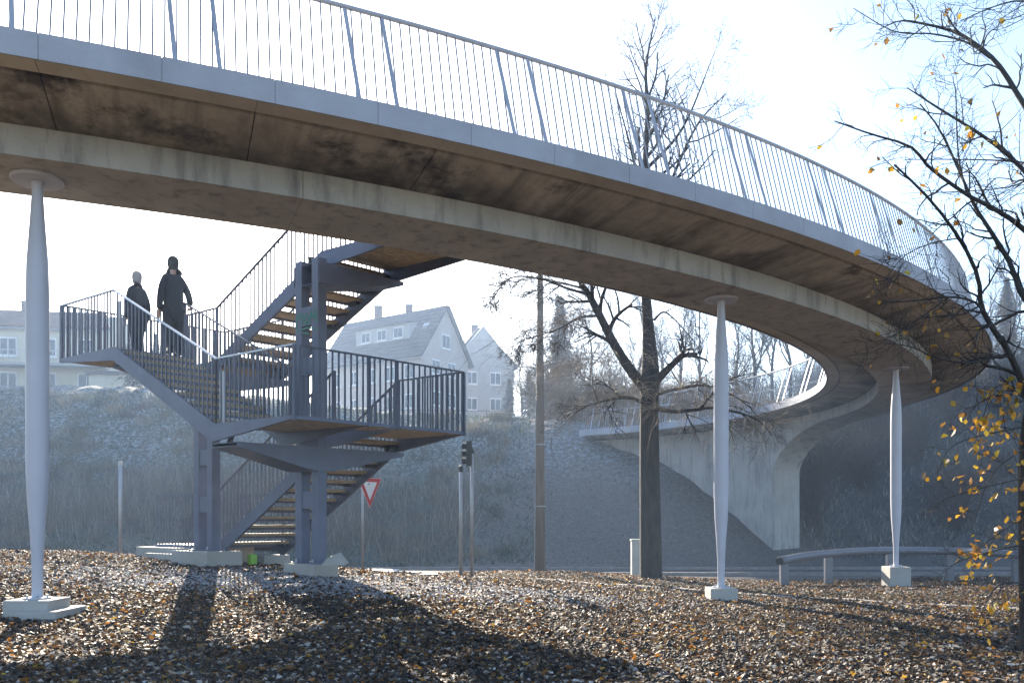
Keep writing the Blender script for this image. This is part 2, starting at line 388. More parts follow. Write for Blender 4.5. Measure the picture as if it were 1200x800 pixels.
# ------------------------------------------------------------------ footbridge
SC = .85
_S = np.linspace(-25, 60, 3400); _ds = _S[1] - _S[0]
_k = np.interp(_S, [-25, 0, 12, 24, 34, 42, 60], [.0166, .0179, .0273, .0439, .0761, .0592, .0789])
_th = np.cumsum(_k) * _ds; _th += .3185 - np.interp(0, _S, _th)
_x = np.cumsum(np.cos(_th)) * _ds; _y = np.cumsum(np.sin(_th)) * _ds
_x += -7.584 - np.interp(0, _S, _x); _y += 12.058 - np.interp(0, _S, _y)
def bp_(s, o, z):
    """point on the bridge: s along the path (model units), o metres to the outer side, z metres above girder soffit"""
    x, y, t = (np.interp(s, _S, a) for a in (_x, _y, _th))
    return Vector((x*SC + o*math.sin(t), y*SC - o*math.cos(t), CAMZ + (4.9 - .0206*s)*SC + z))
W, G, OC, DD, DB, HF = 2.083, .677, 1.711, .355, .50, .248
S0, S1 = -16.0, 51.5
ZFT = DB + HF
DECKZ = ZFT - .14
def sweep(mb, s0, s1, prof, step=.4, attr=False):
    n = max(2, int(math.ceil((s1 - s0) / step)) + 1); k = len(prof(s0)) if callable(prof) else len(prof)
    vs_ = []
    for s in np.linspace(s0, s1, n):
        for o, z in (prof(s) if callable(prof) else prof): vs_.append(bp_(s, o, z))
    fs = [tuple(range(k)), tuple(range((n-1)*k, n*k))[::-1]]
    for i in range(n - 1):
        for j in range(k):
            j2 = (j+1) % k; fs.append((i*k + j, (i+1)*k + j, (i+1)*k + j2, i*k + j2))
    mb.add(vs_, fs)
    if attr:
        for s in np.linspace(s0, s1, n):
            for o, z in prof: mb.c.append((abs(o) / W, s * SC, 0))
bridge = thing('footbridge', bp_(5, 0, 0), 'sweeping curved concrete footbridge with slanted steel railing', 'footbridge')
gap = .006 / SC
# cantilever slab in cast bays, outer and inner
bay = 2.45; s = S0; sb = []
while s < S1: sb.append((s, min(s + bay, S1))); s += bay
for a, b_ in sb:
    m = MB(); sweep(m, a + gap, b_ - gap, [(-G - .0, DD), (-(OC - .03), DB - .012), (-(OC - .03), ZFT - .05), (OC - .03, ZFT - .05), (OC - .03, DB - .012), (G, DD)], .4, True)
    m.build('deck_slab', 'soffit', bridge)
m = MB(); sweep(m, S0, S1, [(-OC + .1, DB + .06), (-OC - .1, DB + .08), (-OC - .1, ZFT - .08), (OC + .1, ZFT - .08), (OC + .1, DB + .08), (OC - .1, DB + .06), (G + .1, DD + .05), (-G - .1, DD + .05)])
m.build('deck_core', 'web', bridge)
for sd in (1, -1):
    s = S0
    for a, b_ in sb:       # flat margin strip between drip groove and fascia
        m = MB(); sweep(m, a + gap/2, b_ - gap/2, [(sd*(OC + .03), DB), (sd*(W - .055), DB), (sd*(W - .055), DB + .12), (sd*(OC + .03), DB + .12)][::sd])
        m.build('margin_strip', 'strip', bridge)
    m = MB(); sweep(m, S0, S1, [(sd*(W - .22), DB + .02), (sd*(W - .012), DB + .02), (sd*(W - .012), ZFT - .012), (sd*(W - .22), ZFT - .012)][::sd]); m.build('fascia_core', 'web', bridge)
    L_ = 1.30; s = S0 + .3
    while s < S1 - .1:     # fascia panels
        e = min(s + L_, S1)
        m = MB(); sweep(m, s + gap*.4, e - gap*.4, [(sd*(W - .03), DB - .022), (sd*W, DB - .022), (sd*W, ZFT), (sd*(W - .24), ZFT), (sd*(W - .24), ZFT - .10), (sd*(W - .03), ZFT - .10)][::sd], .36)
        m.build('fascia_panel', 'fascia', bridge); s = e
# girder in cast lengths; after SH it dives into the pier wall
SH0, SH1 = 35.2, 39.5
def zbot(s):
    if s <= SH0: return 0.
    u = min(1, (s - SH0) / (SH1 - SH0)); return -1.75 * (1 - math.sqrt(max(0, 1 - u*u)))
gl = list(np.arange(S0, SH0 - 2, 5.1)) + [SH0]
for a, b_ in zip(gl[:-1], gl[1:]):
    m = MB(); sweep(m, a + gap*.6, b_ - gap*.6, [(-G, 0), (G, 0), (G, DD - .004), (-G, DD - .004)][::-1]); 
    # underside faces take the tone with ground bounce painted in
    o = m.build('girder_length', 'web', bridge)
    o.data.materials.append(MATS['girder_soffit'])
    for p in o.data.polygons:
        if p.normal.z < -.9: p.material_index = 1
m = MB()
ss = np.r_[SH0 + gap, SH0 + (SH1 - SH0) * np.sin(np.linspace(.05, 1, 22) * math.pi/2)]
vs_ = []
for s in ss:
    for o_, z in [(-G, zbot(s)), (-G, DD - .004), (G, DD - .004), (G, zbot(s))]: vs_.append(bp_(s, o_, z))
n = len(ss); fs = [(0, 1, 2, 3)]
for i in range(n - 1):
    for j in range(4): fs.append((i*4 + j, (i+1)*4 + j, (i+1)*4 + (j+1) % 4, i*4 + (j+1) % 4))
m.add(vs_, fs); m.build('pier_haunch', 'web', bridge)
m = MB()
def wall_prof(s):
    return [(-G, -8.), (-G, DD - .006), (G, DD - .006), (G, -8.)]
sweep(m, SH1, 51.8, wall_prof, .4); m.build('pier_wall', 'web', bridge)
# handrails, slanted posts and thin bars
RO, RZ = 1.52, ZFT + 1.34
for sd in (1, -1):
    m = MB(); m.tube([bp_(s, sd*RO, RZ) for s in np.arange(S0 + .1, S1, .4)], .03, 10)
    tag(m.build('handrail', 'rail_steel', bridge, True), None)
    m = MB(); m.tube([bp_(s, sd*(W - .20), ZFT + .03) for s in np.arange(S0 + .1, S1, .4)], .012, 6); m.build('bottom_rail', 'rail_steel', bridge)
    s = S0 + .5; posts = []
    while s < S1 - .3:
        for q in (s, s + .52):
            a, b_ = bp_(q, sd*(W - .17), ZFT - .08), bp_(q - .13, sd*RO, RZ - .01)
            t = (bp_(q + .2, 0, 0) - bp_(q, 0, 0)).normalized()
            mm = MB(); mm.bar(a, b_, .05, .014, t.cross((b_ - a).normalized())); mm.build('railing_post', 'rail_steel', bridge)
        s += 2.27
    bars = []; s = S0 + .2
    step = .118 / SC
    while s < S1 - .1:
        bars.append(s); s += step
    vis = [q for q in bars if -3.5 < q < 33.0] if sd == 1 else [q for q in bars if 30 < q < 33]
    vis = vis[:300 if sd == 1 else 0]; vset = set(vis)
    rest = MB()
    for q in bars:
        a, b_ = bp_(q, sd*(W - .20), ZFT - .06), bp_(q, sd*RO, RZ)
        tgt = MB() if q in vset else rest
        tgt.tube([a, b_], .0105, 4)
        if q in vset: tgt.build('baluster', 'bar_steel', bridge)
    o = rest.build('balusters', 'bar_steel', bridge); o['kind'] = 'stuff'

def support_column(sx, pxx, base_y, label, fw, fh, step=False):
    # find path position whose pixel matches
    best = min(np.arange(-4, 26.5, .02), key=lambda q: abs(600 + F * bp_(q, 0, 0).x / bp_(q, 0, 0).y - pxx))
    top = bp_(best, 0, 0); zb = CAMZ - (base_y - HZ) / F * top.y
    t = thing('support_column', (top.x, top.y, zb), label, 'column', 'slender steel columns under the footbridge')
    H = top.z - zb - fh; r = .132
    m = MB(); prof = [(.088, 0), (.066, .02), (.062, .12), (.068, .5), (.085, H*.16), (.116, H*.24), (r, H*.33), (r, H*.72), (.122, H*.80), (.085, H*.90), (.062, H*.97), (.066, H*.985), (.088, H - .012)]
    m.lathe((top.x, top.y, zb + fh), prof, 28); m.build('shaft', 'column_paint', t, True)
    m = MB(); m.lathe((top.x, top.y, top.z - .045), [(.29, 0), (.30, .01), (.30, .042)], 36); m.build('cap_plate', 'column_paint', t)
    m = MB(); m.lathe((top.x, top.y, zb + fh), [(.16, 0), (.16, .018)], 24); m.build('base_plate', 'column_paint', t)
    for k in range(6):
        a = k * math.pi/3; m = MB(); m.lathe((top.x + .125*math.cos(a), top.y + .125*math.sin(a), zb + fh + .018), [(.014, 0), (.014, .03)], 6); m.build('anchor_bolt', 'galv', t)
    m = MB(); m.abox(top.x - fw/2, top.x + fw/2, top.y - fw/2, top.y + fw/2, zb - .5, zb + fh - .002); m.build('footing', 'plinth', t, bevel=.012)
    if step:
        m = MB(); m.abox(top.x - fw*.35, top.x + fw*.95/1.2, top.y - fw/2 - .12, top.y + fw/2 + .1, zb - .6, zb + .07); m.build('footing_slab', 'plinth', t, bevel=.01)
    return t
c1 = support_column(0, 43.5, 719, 'leftmost and tallest white steel column on a stepped concrete base', .54, .19, True)
c2 = support_column(0, 845, 699, 'white steel column with low concrete base standing right of the big bare tree', .48, .17)
c3 = support_column(0, 1050, 682, 'farthest white steel column on a high concrete block beside the tubular barrier', .52, .40)

# ------------------------------------------------------------------ stair tower
av, au = R(45.4), R(143.5)
EV = Vector((math.cos(av), math.sin(av), 0)); EU = Vector((math.cos(au), math.sin(au), 0))
D0 = 12.5; P0 = Vector(((343 - 600) / F * D0, D0, 0))
def sp(v, t, z): return P0 + EV*v + EU*t + Vector((0, 0, CAMZ + z))
Z0, Z1, Z2, Z3 = -.56, 1.50, 3.09, 4.67
VA0, VA1, VB0, VB1 = 0, 1.36, 1.93, 3.42
T1, T2, T3 = 1.91, 5.02, 6.98
tower = thing('stair_tower', sp(1.64, 3.3, -.8), 'grey steel stair tower with timber treads rising to the footbridge', 'stair')
def plate(name, pts, v, th, m='stair_paint'):
    """vertical plate at cross position v from (t,z) outline"""
    mb = MB(); mb.prism([sp(v, t, z) for t, z in pts], EV * th); return mb.build(name, m, tower)
def flight(va, vb, ta, za, tb, zb, n, ext0=0, ext1=0):
    """treads between (ta,za) low and (tb,zb) high"""
    dt, dz = (tb - ta) / n, (zb - za) / n
    sg = 1 if tb > ta else -1
    for i in range(n):
        t = ta + dt * (i + .5); z = za + dz * (i + .42)
        m = MB()
        p = [sp(va + .05, t - dt*.60, z - .055), sp(vb - .05, t - dt*.60, z - .055), sp(vb - .05, t + dt*.5, z - .055), sp(va + .05, t + dt*.5, z - .055)]
        m.prism(p, (0, 0, .055)); m.build('tread', 'larch', tower)
        m = MB(); p = [sp(va + .05, t - dt*.58, z - .1), sp(vb - .05, t - dt*.58, z - .1), sp(vb - .05, t - dt*.50, z - .1), sp(va + .05, t - dt*.50, z - .1)]
        m.prism(p, (0, 0, .043)); m.build('tread_nosing', 'stair_paint', tower)
        for v in (va + .05, vb - .13):
            m = MB(); m.prism([sp(v, t - dt*.35, z - .12), sp(v + .08, t - dt*.35, z - .12), sp(v + .08, t + dt*.35, z - .12), sp(v, t + dt*.35, z - .12)], (0, 0, .06)); m.build('tread_bracket', 'stair_rail', tower)
# --- flight two (near): mid landing up to the upper-left landing, one bent plate stringer each side
SD = .29
for v in (VA0, VA1 - .05):
    plate('stringer', [(-.0, Z1 - .05), (0, Z1 + .0), (T1 + .02, Z1 + .0), (T2 - .05, Z2 + .0), (T3, Z2 + .0), (T3, Z2 - .075), (T2 - .02, Z2 - .245), (T1 + .09, Z1 - SD)], v, .05)
for v in (VB0, VB1 - .05):   # flight one
    plate('stringer', [(0, Z1 - .05), (0, Z1), (1.55, Z1), (4.98, Z0 + .0), (5.12, Z0 - .0), (5.12, Z0 - .12), (4.95, Z0 - .25), (1.62, Z1 - SD)], v, .05)
for v in (VB0, VB1 - .05):   # flight three
    plate('stringer', [(-.9, Z3 - .11), (-.9, Z3), (1.86, Z3), (4.95, Z2 + .0), (T3, Z2), (T3, Z2 - .075), (5.0, Z2 - .245), (1.82, Z3 - SD)], v, .05)
flight(VA0, VA1, T1, Z1, T2, Z2, 9)
flight(VB0, VB1, 4.98, Z0, 1.55, Z1, 12)
flight(VB0, VB1, 4.95, Z2, 1.86, Z3, 9)
def landing(v0, v1, t0, t1, z, edges=True):
    n = int(round((t1 - t0) / .15)); w = (t1 - t0) / n
    for i in range(n):
        m = MB(); a, b_ = t0 + i*w + .006, t0 + (i+1)*w - .006
        m.prism([sp(v0 + .052, a, z - .05), sp(v1 - .052, a, z - .05), sp(v1 - .052, b_, z - .05), sp(v0 + .052, b_, z - .05)], (0, 0, .045)); m.build('landing_plank', 'larch', tower)
    for t in (t0, t1 - .05):
        m = MB(); m.prism([sp(v0, t, z - .053), sp(v1, t, z - .053), sp(v1, t + .05, z - .053), sp(v0, t + .05, z - .053)], (0, 0, .051)); m.build('edge_beam', 'stair_paint', tower)
    m = MB(); tm = (t0 + t1)/2
landing(VA0, VA1, 0, T1, Z1); landing(VB0, VB1, 0, 1.55, Z1); landing(VA1 + .001, VB0 - .001, 0.0, .75, Z1)
landing(VA0, VA1, T2, T3, Z2); landing(VB0, VB1, T2 - .05, T3, Z2); landing(VA1 + .001, VB0 - .001, 6.0, T3, Z2)
landing(VB0, VB1, -.9, 1.86, Z3)
landing(VB0 , VB1 , 5.12, 7.1, Z0)
for v in (VB0, VB1 - .05):
    plate('edge_beam', [(5.125, Z0 - .16), (5.125, Z0 + .004), (7.1, Z0 + .004), (7.1, Z0 - .12)], v, .05)
# --- towers: paired columns with batten plates, and tapered cross arms
VM = 1.64
def pylon(tc, ztop, zbase, plates):
    for t in (tc - .215, tc + .215):
        m = MB(); m.box(sp(VM, t, (ztop + zbase)/2), EV*.085, EU*.085, Vector((0, 0, (ztop - zbase)/2))); m.build('tower_column', 'stair_paint', tower, bevel=.006)
        m = MB(); m.box(sp(VM, t, zbase + .012), EV*.16, EU*.14, Vector((0, 0, .012))); m.build('base_plate', 'stair_paint', tower)
        for a in (-.125, .125):
            m = MB(); q = sp(VM + a, t, zbase + .024); m.lathe(q, [(.02, 0), (.02, .05), (.012, .06)], 8); m.build('anchor_bolt', 'galv', tower)
    for z in plates:
        m = MB(); m.box(sp(VM, tc, z), EV*.07, EU*.128, Vector((0, 0, .15))); yield m.build('batten_plate', 'stair_paint', tower)
plB = list(pylon(1.75, 4.42, -.79, (.30, 1.2, 2.6, 3.45)))
plA = list(pylon(4.78, 2.86, -.64, (.25, 1.15, 2.1)))
def arm(tc, z, vl, vr, depth):
    for t in (tc - .33, tc + .325):
        m = MB(); pts = []
        if vl is not None: pts += [(vl, z), (vl, z - .07)]
        else: pts += [(VM - .085, z), (VM - .085, z - depth)]
        pts += [(VM - .2, z - depth), (VM + .2, z - depth)] if vl is not None else [(VM + .25, z - depth)]
        pts += [(vr, z - .07), (vr, z)]
        m.prism([sp(v, t, zz) for v, zz in pts], EU * .012); m.build('cross_arm', 'stair_paint', tower)
    if vl is None: vl = VM - .085
    m = MB(); m.prism([sp(v, tc - .318, z - .012) for v in (vl,)] + [sp(vr, tc - .318, z - .012), sp(vr, tc + .325, z - .012), sp(vl, tc + .325, z - .012)], (0, 0, .0115)); m.build('cross_arm_flange', 'stair_paint', tower)
    a = [(vl, z - .07), (VM - .2, z - depth), (VM + .2, z - depth), (vr, z - .07)] if vl < VM - .1 else [(VM - .085, z - depth), (VM + .25, z - depth), (vr, z - .07)]
    for (v0, za), (v1, zb) in zip(a[:-1], a[1:]):
        m = MB(); m.prism([sp(v0, tc - .318, za), sp(v1, tc - .318, zb), sp(v1, tc + .325, zb), sp(v0, tc + .325, za)], (0, 0, .012)); m.build('cross_arm_flange', 'stair_paint', tower)
    for v in (vl + .10, vr - .10):
        m = MB(); m.lathe(sp(v, tc, z), [(.075, 0), (.055, .03), (.04, .06), (.06, .09), (.07, .13)], 12); m.build('bearing', 'signal_black', tower, True)
arm(1.75, Z1 - .31, .06, 3.36, .40)
arm(1.75, Z3 - .33, None, 3.36, .36)
arm(4.78, Z2 - .30, .06, 3.36, .36)
# --- railings
bm_ = MB(); bm_.abox(-.013, .013, -.009, .009, -.02, 1.03); BAR = bm_.build('baluster', 'stair_rail', None); BARME = BAR.data; bpy.data.objects.remove(BAR)
bm_ = MB(); bm_.abox(-.024, .024, -.024, .024, -.07, 1.04); BAR = bm_.build('rail_post', 'stair_rail', None); POSTME = BAR.data; bpy.data.objects.remove(BAR)
def rot_of(d): return math.atan2(d.y, d.x)
def railing(path, post_at=(), bright=False, mid=True):
    """path: [(v,t,z)] line of floor edge"""
    P = [sp(*p) for p in path]; H = 1.04
    m = MB(); 
    for a, b_ in zip(P[:-1], P[1:]): 
        u = Vector((0, 0, H)); m.bar(a + u, b_ + u, .045, .024)
    rail = m.build('handrail', 'handrail' if bright else 'stair_rail', tower)
    for a, b_ in zip(P[:-1], P[1:]):
        n = max(1, int(round((Vector((b_.x - a.x, b_.y - a.y, 0)).length) / .118)))
        for i in range(n + 1):
            q = a.lerp(b_, i / n); 
            o = link('baluster', BARME, rail, loc=q); o.rotation_euler.z = rot_of(b_ - a)
    for i in post_at:
        o = link('rail_post', POSTME, rail, loc=P[i]); o.rotation_euler.z = au
e = .025
railing([(e, 0, Z1), (e, T1, Z1), (e, T2, Z2), (e, T3, Z2)], (0, 3), True)
railing([(.14, .0+e, Z1), (1.38, e, Z1), (1.93, e, Z1), (3.36, e, Z1)], (1, 2))
railing([(3.40, e, Z1), (3.40, 1.6, Z1), (3.40, 4.98, Z0), (3.40, 7.1, Z0)], (0, 1, 2))
railing([(1.335, T1 - .05, Z1), (1.335, T2, Z2)], (0, 1))
railing([(1.955, 1.55, Z1), (1.955, 4.98, Z0), (1.955, 7.1, Z0)], (0, 1))
railing([(e, T3 - e, Z2), (3.40, T3 - e, Z2), (3.40, 4.95, Z2), (3.40, 1.86, Z3), (3.40, -.85, Z3)], (0, 1, 2))
railing([(1.955, 6.0, Z2), (1.955, 4.95, Z2), (1.955, 1.86, Z3), (1.955, -.85, Z3)], (0, 1))
railing([(1.36, T2, Z2), (1.36, 6.0, Z2), (1.93, 6.0, Z2)], ())
# broad pale posts seen at the bends
for t, z in ((T1 - .05, Z1), (T2 - .02, Z2)):
    m = MB(); m.box(sp(.09, t, z + .40), EV*.012, EU*.05, Vector((0, 0, .44))); m.build('light_post', 'handrail', tower)
# green scrawl sprayed on a batten plate of the tall pylon
scr = [[(0, 0), (.02, .5), (.12, .62), (.2, .5), (.05, .36)], [(.25, .1), (.3, .62)], [(.36, .3), (.44, .58), (.54, .35), (.46, .1), (.36, .3)], [(.6, .08), (.66, .6), (.76, .3), (.86, .62), (.93, .1)], [(0, -.12), (.5, -.02), (.95, -.15)], [(.3, -.2), (.6, -.28)]]
m = MB(); c0 = sp(VM, 1.75, 3.45)
fx = Vector((1, 0, 0)); front = -EV
for st in scr:
    pts = [sp(VM - .088, 1.75 + .26 - q[0]*.56, 3.26 + q[1]*.42) for q in st]
    for a, b_ in zip(pts[:-1], pts[1:]): m.bar(a, b_, .004, .028)
m.build('graffiti', 'graffiti_green', plB[3])
# scrawl needs the plate it is on to stand level with the columns' faces
m = MB(); m.box(sp(VM - .078, 1.75, 3.45), EV*.007, EU*.128, Vector((0, 0, .16))); m.build('batten_plate', 'stair_paint', tower)
# --- footings and loose blocks
def block(name, c, v2, t2, z0, z1, label, cat='concrete block', m='plinth', grp=None):
    mb = MB(); mb.box(sp(c[0], c[1], (z0 + z1)/2), EV*v2, EU*t2, Vector((0, 0, (z1 - z0)/2))); o = mb.build(name, m, None, bevel=.012)
    return tag(o, label, cat, grp)
block('footing', (VM, 1.75), .24, .40, -1.3, -.79, 'concrete footing under the tall paired columns of the stair tower')
block('footing', (VM, 4.78), .36, .58, -1.2, -.64, 'wide concrete footing under the short paired columns left of the stair')
block('concrete_block', (3.2, 5.02), .3, .18, -1.1, -.78, 'concrete block under the bottom end of the lowest flight')
block('concrete_slab', (VB0 + .55, 6.55), .85, .75, -1.1, -.615, 'pale concrete slab under the entry landing, left of the stair')
block('concrete_slab', (VB0 - .2, 5.9), .35, .6, -1.1, -.72, 'low concrete slab beside the entry landing')
block('marker_block', (2.35, 4.42), .07, .06, -.95, -.72, 'small green capped peg beside the stair footing', 'peg', 'marker_green')
m = MB(); q = sp(1.2, .95, -.80)
m.prism([q, q + Vector((.40, .05, .02)), q + Vector((.26, .08, .20)), q + Vector((.10, .02, .13))], (.04, .14, .03)); tag(m.build('broken_slab', 'plinth', None, bevel=.01), 'broken pale slab leaning beside the tall stair footing', 'slab')
m = MB(); q = px(480, 673, 17.0); m.box(q, (.55, .1, 0), (-.03, .12, 0), (.0, 0, .015)); tag(m.build('board', 'plastic_white'), 'pale board lying on the leaves right of the stair', 'board')
m = MB(); q = px(446, 669, 17.4); m.box(q, (.35, -.1, .0), (.03, .14, .02), (.0, 0, .02)); tag(m.build('board', 'plastic_white'), 'short pale board lying nearest the yield sign', 'board')

# ------------------------------------------------------------------ trees
class Tree:
    """twiggy branching: collects tubes of a few sides in numpy"""
    def __init__(s, rnd): s.V = []; s.Fc = []; s.n = 0; s.r = rnd; s.tips = []
    def tube(s, pts, r0, r1, sides):
        pts = np.asarray(pts, float); k = len(pts); t = np.gradient(pts, axis=0); t /= np.linalg.norm(t, axis=1)[:, None] + 1e-9
        ref = np.array([0, 0, 1.]) if abs(t[0, 2]) < .85 else np.array([1., 0, 0])
        x = np.cross(t, ref); x /= np.linalg.norm(x, axis=1)[:, None] + 1e-9; y = np.cross(t, x)
        rad = np.linspace(r0, r1, k) if not hasattr(r0, '__len__') else np.asarray(r0)
        a = np.arange(sides) * 2*math.pi/sides
        ring = pts[:, None] + rad[:, None, None] * (x[:, None] * np.cos(a)[None, :, None] + y[:, None] * np.sin(a)[None, :, None])
        s.V.append(ring.reshape(-1, 3)); i = np.arange(k - 1)[:, None] * sides; j = np.arange(sides)[None]; j2 = (j + 1) % sides
        q = np.stack([i + j, i + j2, i + sides + j2, i + sides + j], -1).reshape(-1, 4) + s.n
        s.Fc.append(q); s.n += k * sides
    def grow(s, p, d, length, r, level, maxl, up=.15, wob=.25, kids=(5, 4, 4, 3), spread=.9, droop=0., minr=.004, sides=(7, 5, 4, 3, 3, 3)):
        rnd = s.r; n = 7 if level < 2 else 5
        p = np.array(p, float); d = np.array(d, float); d /= np.linalg.norm(d); pts = [p.copy()]
        seg = length / (n - 1)
        for i in range(n - 1):
            d = d + rnd.normal(0, wob, 3) * .5 + np.array([0, 0, up - droop * (i / n)]) * .4
            d /= np.linalg.norm(d); p = p + d * seg; pts.append(p.copy())
        r1 = max(r * (.45 if level < maxl else .3), minr*.6)
        s.tube(pts, max(r, minr), r1, sides[min(level, 5)])
        if level >= maxl: s.tips.append(pts[-1]); s.tips.append(pts[-3]); return
        s.branch(pts, r, r1, length, level, maxl, up, wob, kids, spread, droop, minr, sides)
    def branch(s, pts, r0, r1, length, level, maxl, up, wob, kids, spread, droop, minr, sides, lo=.25):
        rnd = s.r; pts = [np.asarray(q, float) for q in pts]; n = len(pts)
        nk = kids[min(level, len(kids)-1)]
        for i in range(nk):
            f = lo + (1 - lo) * (i + rnd.random()) / nk; f = min(f, .999); k = int(f*(n-1)); g = f*(n-1) - k
            q = pts[k]*(1-g) + pts[k+1]*g; t = pts[k+1] - pts[k]; t = t/np.linalg.norm(t)
            a = rnd.normal(0, 1, 3); a -= a.dot(t)*t; a /= np.linalg.norm(a)
            ang = spread * (.6 + .6*rnd.random()); d = t*math.cos(ang) + a*math.sin(ang)
            rr = (r0*(1-f) + r1*f) * (.45 + .25*rnd.random())
            s.grow(q, d, length * (.46 + .34*rnd.random()) * (1.1 - .45*f), rr, level+1, maxl, up, wob, kids, spread, droop, minr, sides)
    def mesh(s, name, m, parent=None):
        return npmesh(name, np.concatenate(s.V), np.concatenate(s.Fc), m, parent, smooth=True)
def spline(P, n=24):
    P = np.asarray(P, float); t = np.arange(len(P)); u = np.linspace(0, len(P)-1, n); out = []
    Q = np.vstack([2*P[0]-P[1], P, 2*P[-1]-P[-2]])
    for x in u:
        i = min(int(x), len(P)-2); f = x - i; a, b, c, d = Q[i:i+4]
        out.append(.5*((2*b) + (c-a)*f + (2*a-5*b+4*c-d)*f*f + (3*b-a-3*c+d)*f**3))
    return np.array(out)

# the big bare tree in the middle
def P3(x, y, d): v = px(x, y, d); return [v.x, v.y, v.z]
TD = 21.8
root = px(763, 679, TD); rootz = gz1(root.x, root.y)
tree = thing('bare_tree', (root.x, root.y, rootz), 'big bare tree with thick furrowed trunk in front of the bridge pier', 'tree')
T = Tree(np.random.default_rng(5))
trunk = spline([P3(763, 690, TD), P3(763, 672, TD), P3(762, 600, TD), P3(761, 520, TD), P3(761, 470, TD), P3(762, 430, TD+.1), P3(760, 390, TD+.2), P3(757, 346, TD+.3)], 40)
u = np.linspace(0, 1, 40)
rad = np.interp(u, [0, .06, .12, .5, .68, .76, .9, 1], [.44, .36, .29, .235, .24, .20, .14, .125])
T.tube(trunk, rad, None, 18)
tr = T.mesh('trunk', 'bark', tree)
def limb(T, pts, r0, r1, level, maxl, L=2.2, **kw):
    q = spline(pts, 18); T.tube(q, r0, r1, 8)
    o = dict(up=.05, wob=.22, kids=(6, 5, 4, 3), spread=.9, droop=.25, minr=.006, sides=(7, 5, 4, 3, 3, 3)); o.update(kw)
    lo = o.pop('lo', .3)
    T.branch(list(q), r0, r1, L, level, maxl, o['up'], o['wob'], o['kids'], o['spread'], o['droop'], o['minr'], o['sides'], lo)
T = Tree(np.random.default_rng(6))
kw = dict(kids=(9, 6, 5, 3), wob=.2, minr=.0045)
kt = dict(minr=.0042, spread=1.0)
limb(T, [P3(757, 346, TD+.3), P3(757, 290, TD+.3), P3(756, 200, TD+.4), P3(759, 130, TD+.3), P3(757, 80, TD+.2), P3(768, 20, TD)], .125, .012, 0, 3, 2.6, up=.28, droop=0, kids=(20, 7, 5, 3), lo=.25, **kt)
limb(T, [P3(760, 300, TD+.3), P3(780, 230, TD+1), P3(815, 150, TD+1.2), P3(850, 110, TD+1.5)], .07, .01, 0, 3, 2.6, up=.12, droop=0, kids=(12, 7, 5, 3), lo=.2, **kt)
limb(T, [P3(760, 300, TD+.3), P3(745, 200, TD-.6), P3(722, 110, TD-1)], .06, .01, 0, 3, 1.8, up=.12, droop=0, kids=(10, 7, 5, 3), lo=.2, **kt)
limb(T, [P3(756, 200, TD+.4), P3(800, 150, TD-.5), P3(838, 60, TD-1)], .05, .008, 0, 3, 1.6, up=.12, droop=0, kids=(10, 7, 5, 3), lo=.2, **kt)
limb(T, [P3(756, 455, TD), P3(735, 428, TD-.2), P3(718, 400, TD-.3), P3(703, 370, TD-.4), P3(690, 345, TD-.4), P3(678, 325, TD-.5), P3(668, 270, TD-.6)], .15, .05, 0, 3, 2.0, up=-.02, **kw)
limb(T, [P3(765, 450, TD), P3(778, 437, TD-.4), P3(790, 425, TD-.6), P3(802, 413, TD-.7)], .11, .07, 0, 2, 1.5, up=.0, kids=(7, 4, 3), lo=.75)
limb(T, [P3(755, 472, TD), P3(738, 466, TD-.8), P3(715, 468, TD-1.4), P3(690, 475, TD-1.9), P3(672, 485, TD-2.2)], .055, .01, 0, 3, 1.6, up=-.08, **kw)
limb(T, [P3(764, 478, TD), P3(790, 482, TD-.8), P3(815, 480, TD-1.2), P3(840, 478, TD-1.6), P3(885, 490, TD-2.2), P3(905, 510, TD-2.4)], .06, .012, 0, 3, 1.7, up=-.12, **kw)
limb(T, [P3(764, 465, TD), P3(790, 456, TD+.6), P3(830, 452, TD+1), P3(870, 470, TD+1.4), P3(900, 500, TD+1.6)], .05, .01, 0, 3, 1.6, up=-.12, **kw)
limb(T, [P3(690, 345, TD-.4), P3(665, 338, TD-.8), P3(635, 327, TD-1), P3(600, 325, TD-1.2), P3(580, 345, TD-1.3)], .04, .008, 0, 3, 1.3, up=-.15, kids=(14, 9, 6, 3))
limb(T, [P3(700, 370, TD-.4), P3(680, 372, TD), P3(655, 385, TD+.3), P3(625, 395, TD+.4), P3(605, 402, TD+.5)], .035, .006, 0, 3, 1.2, up=-.15, kids=(14, 9, 6, 3))
limb(T, [P3(766, 375, TD+.2), P3(780, 366, TD+.2), P3(805, 390, TD+.1), P3(820, 410, TD)], .03, .006, 0, 2, 1.2, up=-.15, kids=(8, 5, 4))
T.mesh('crown', 'bark', tree)
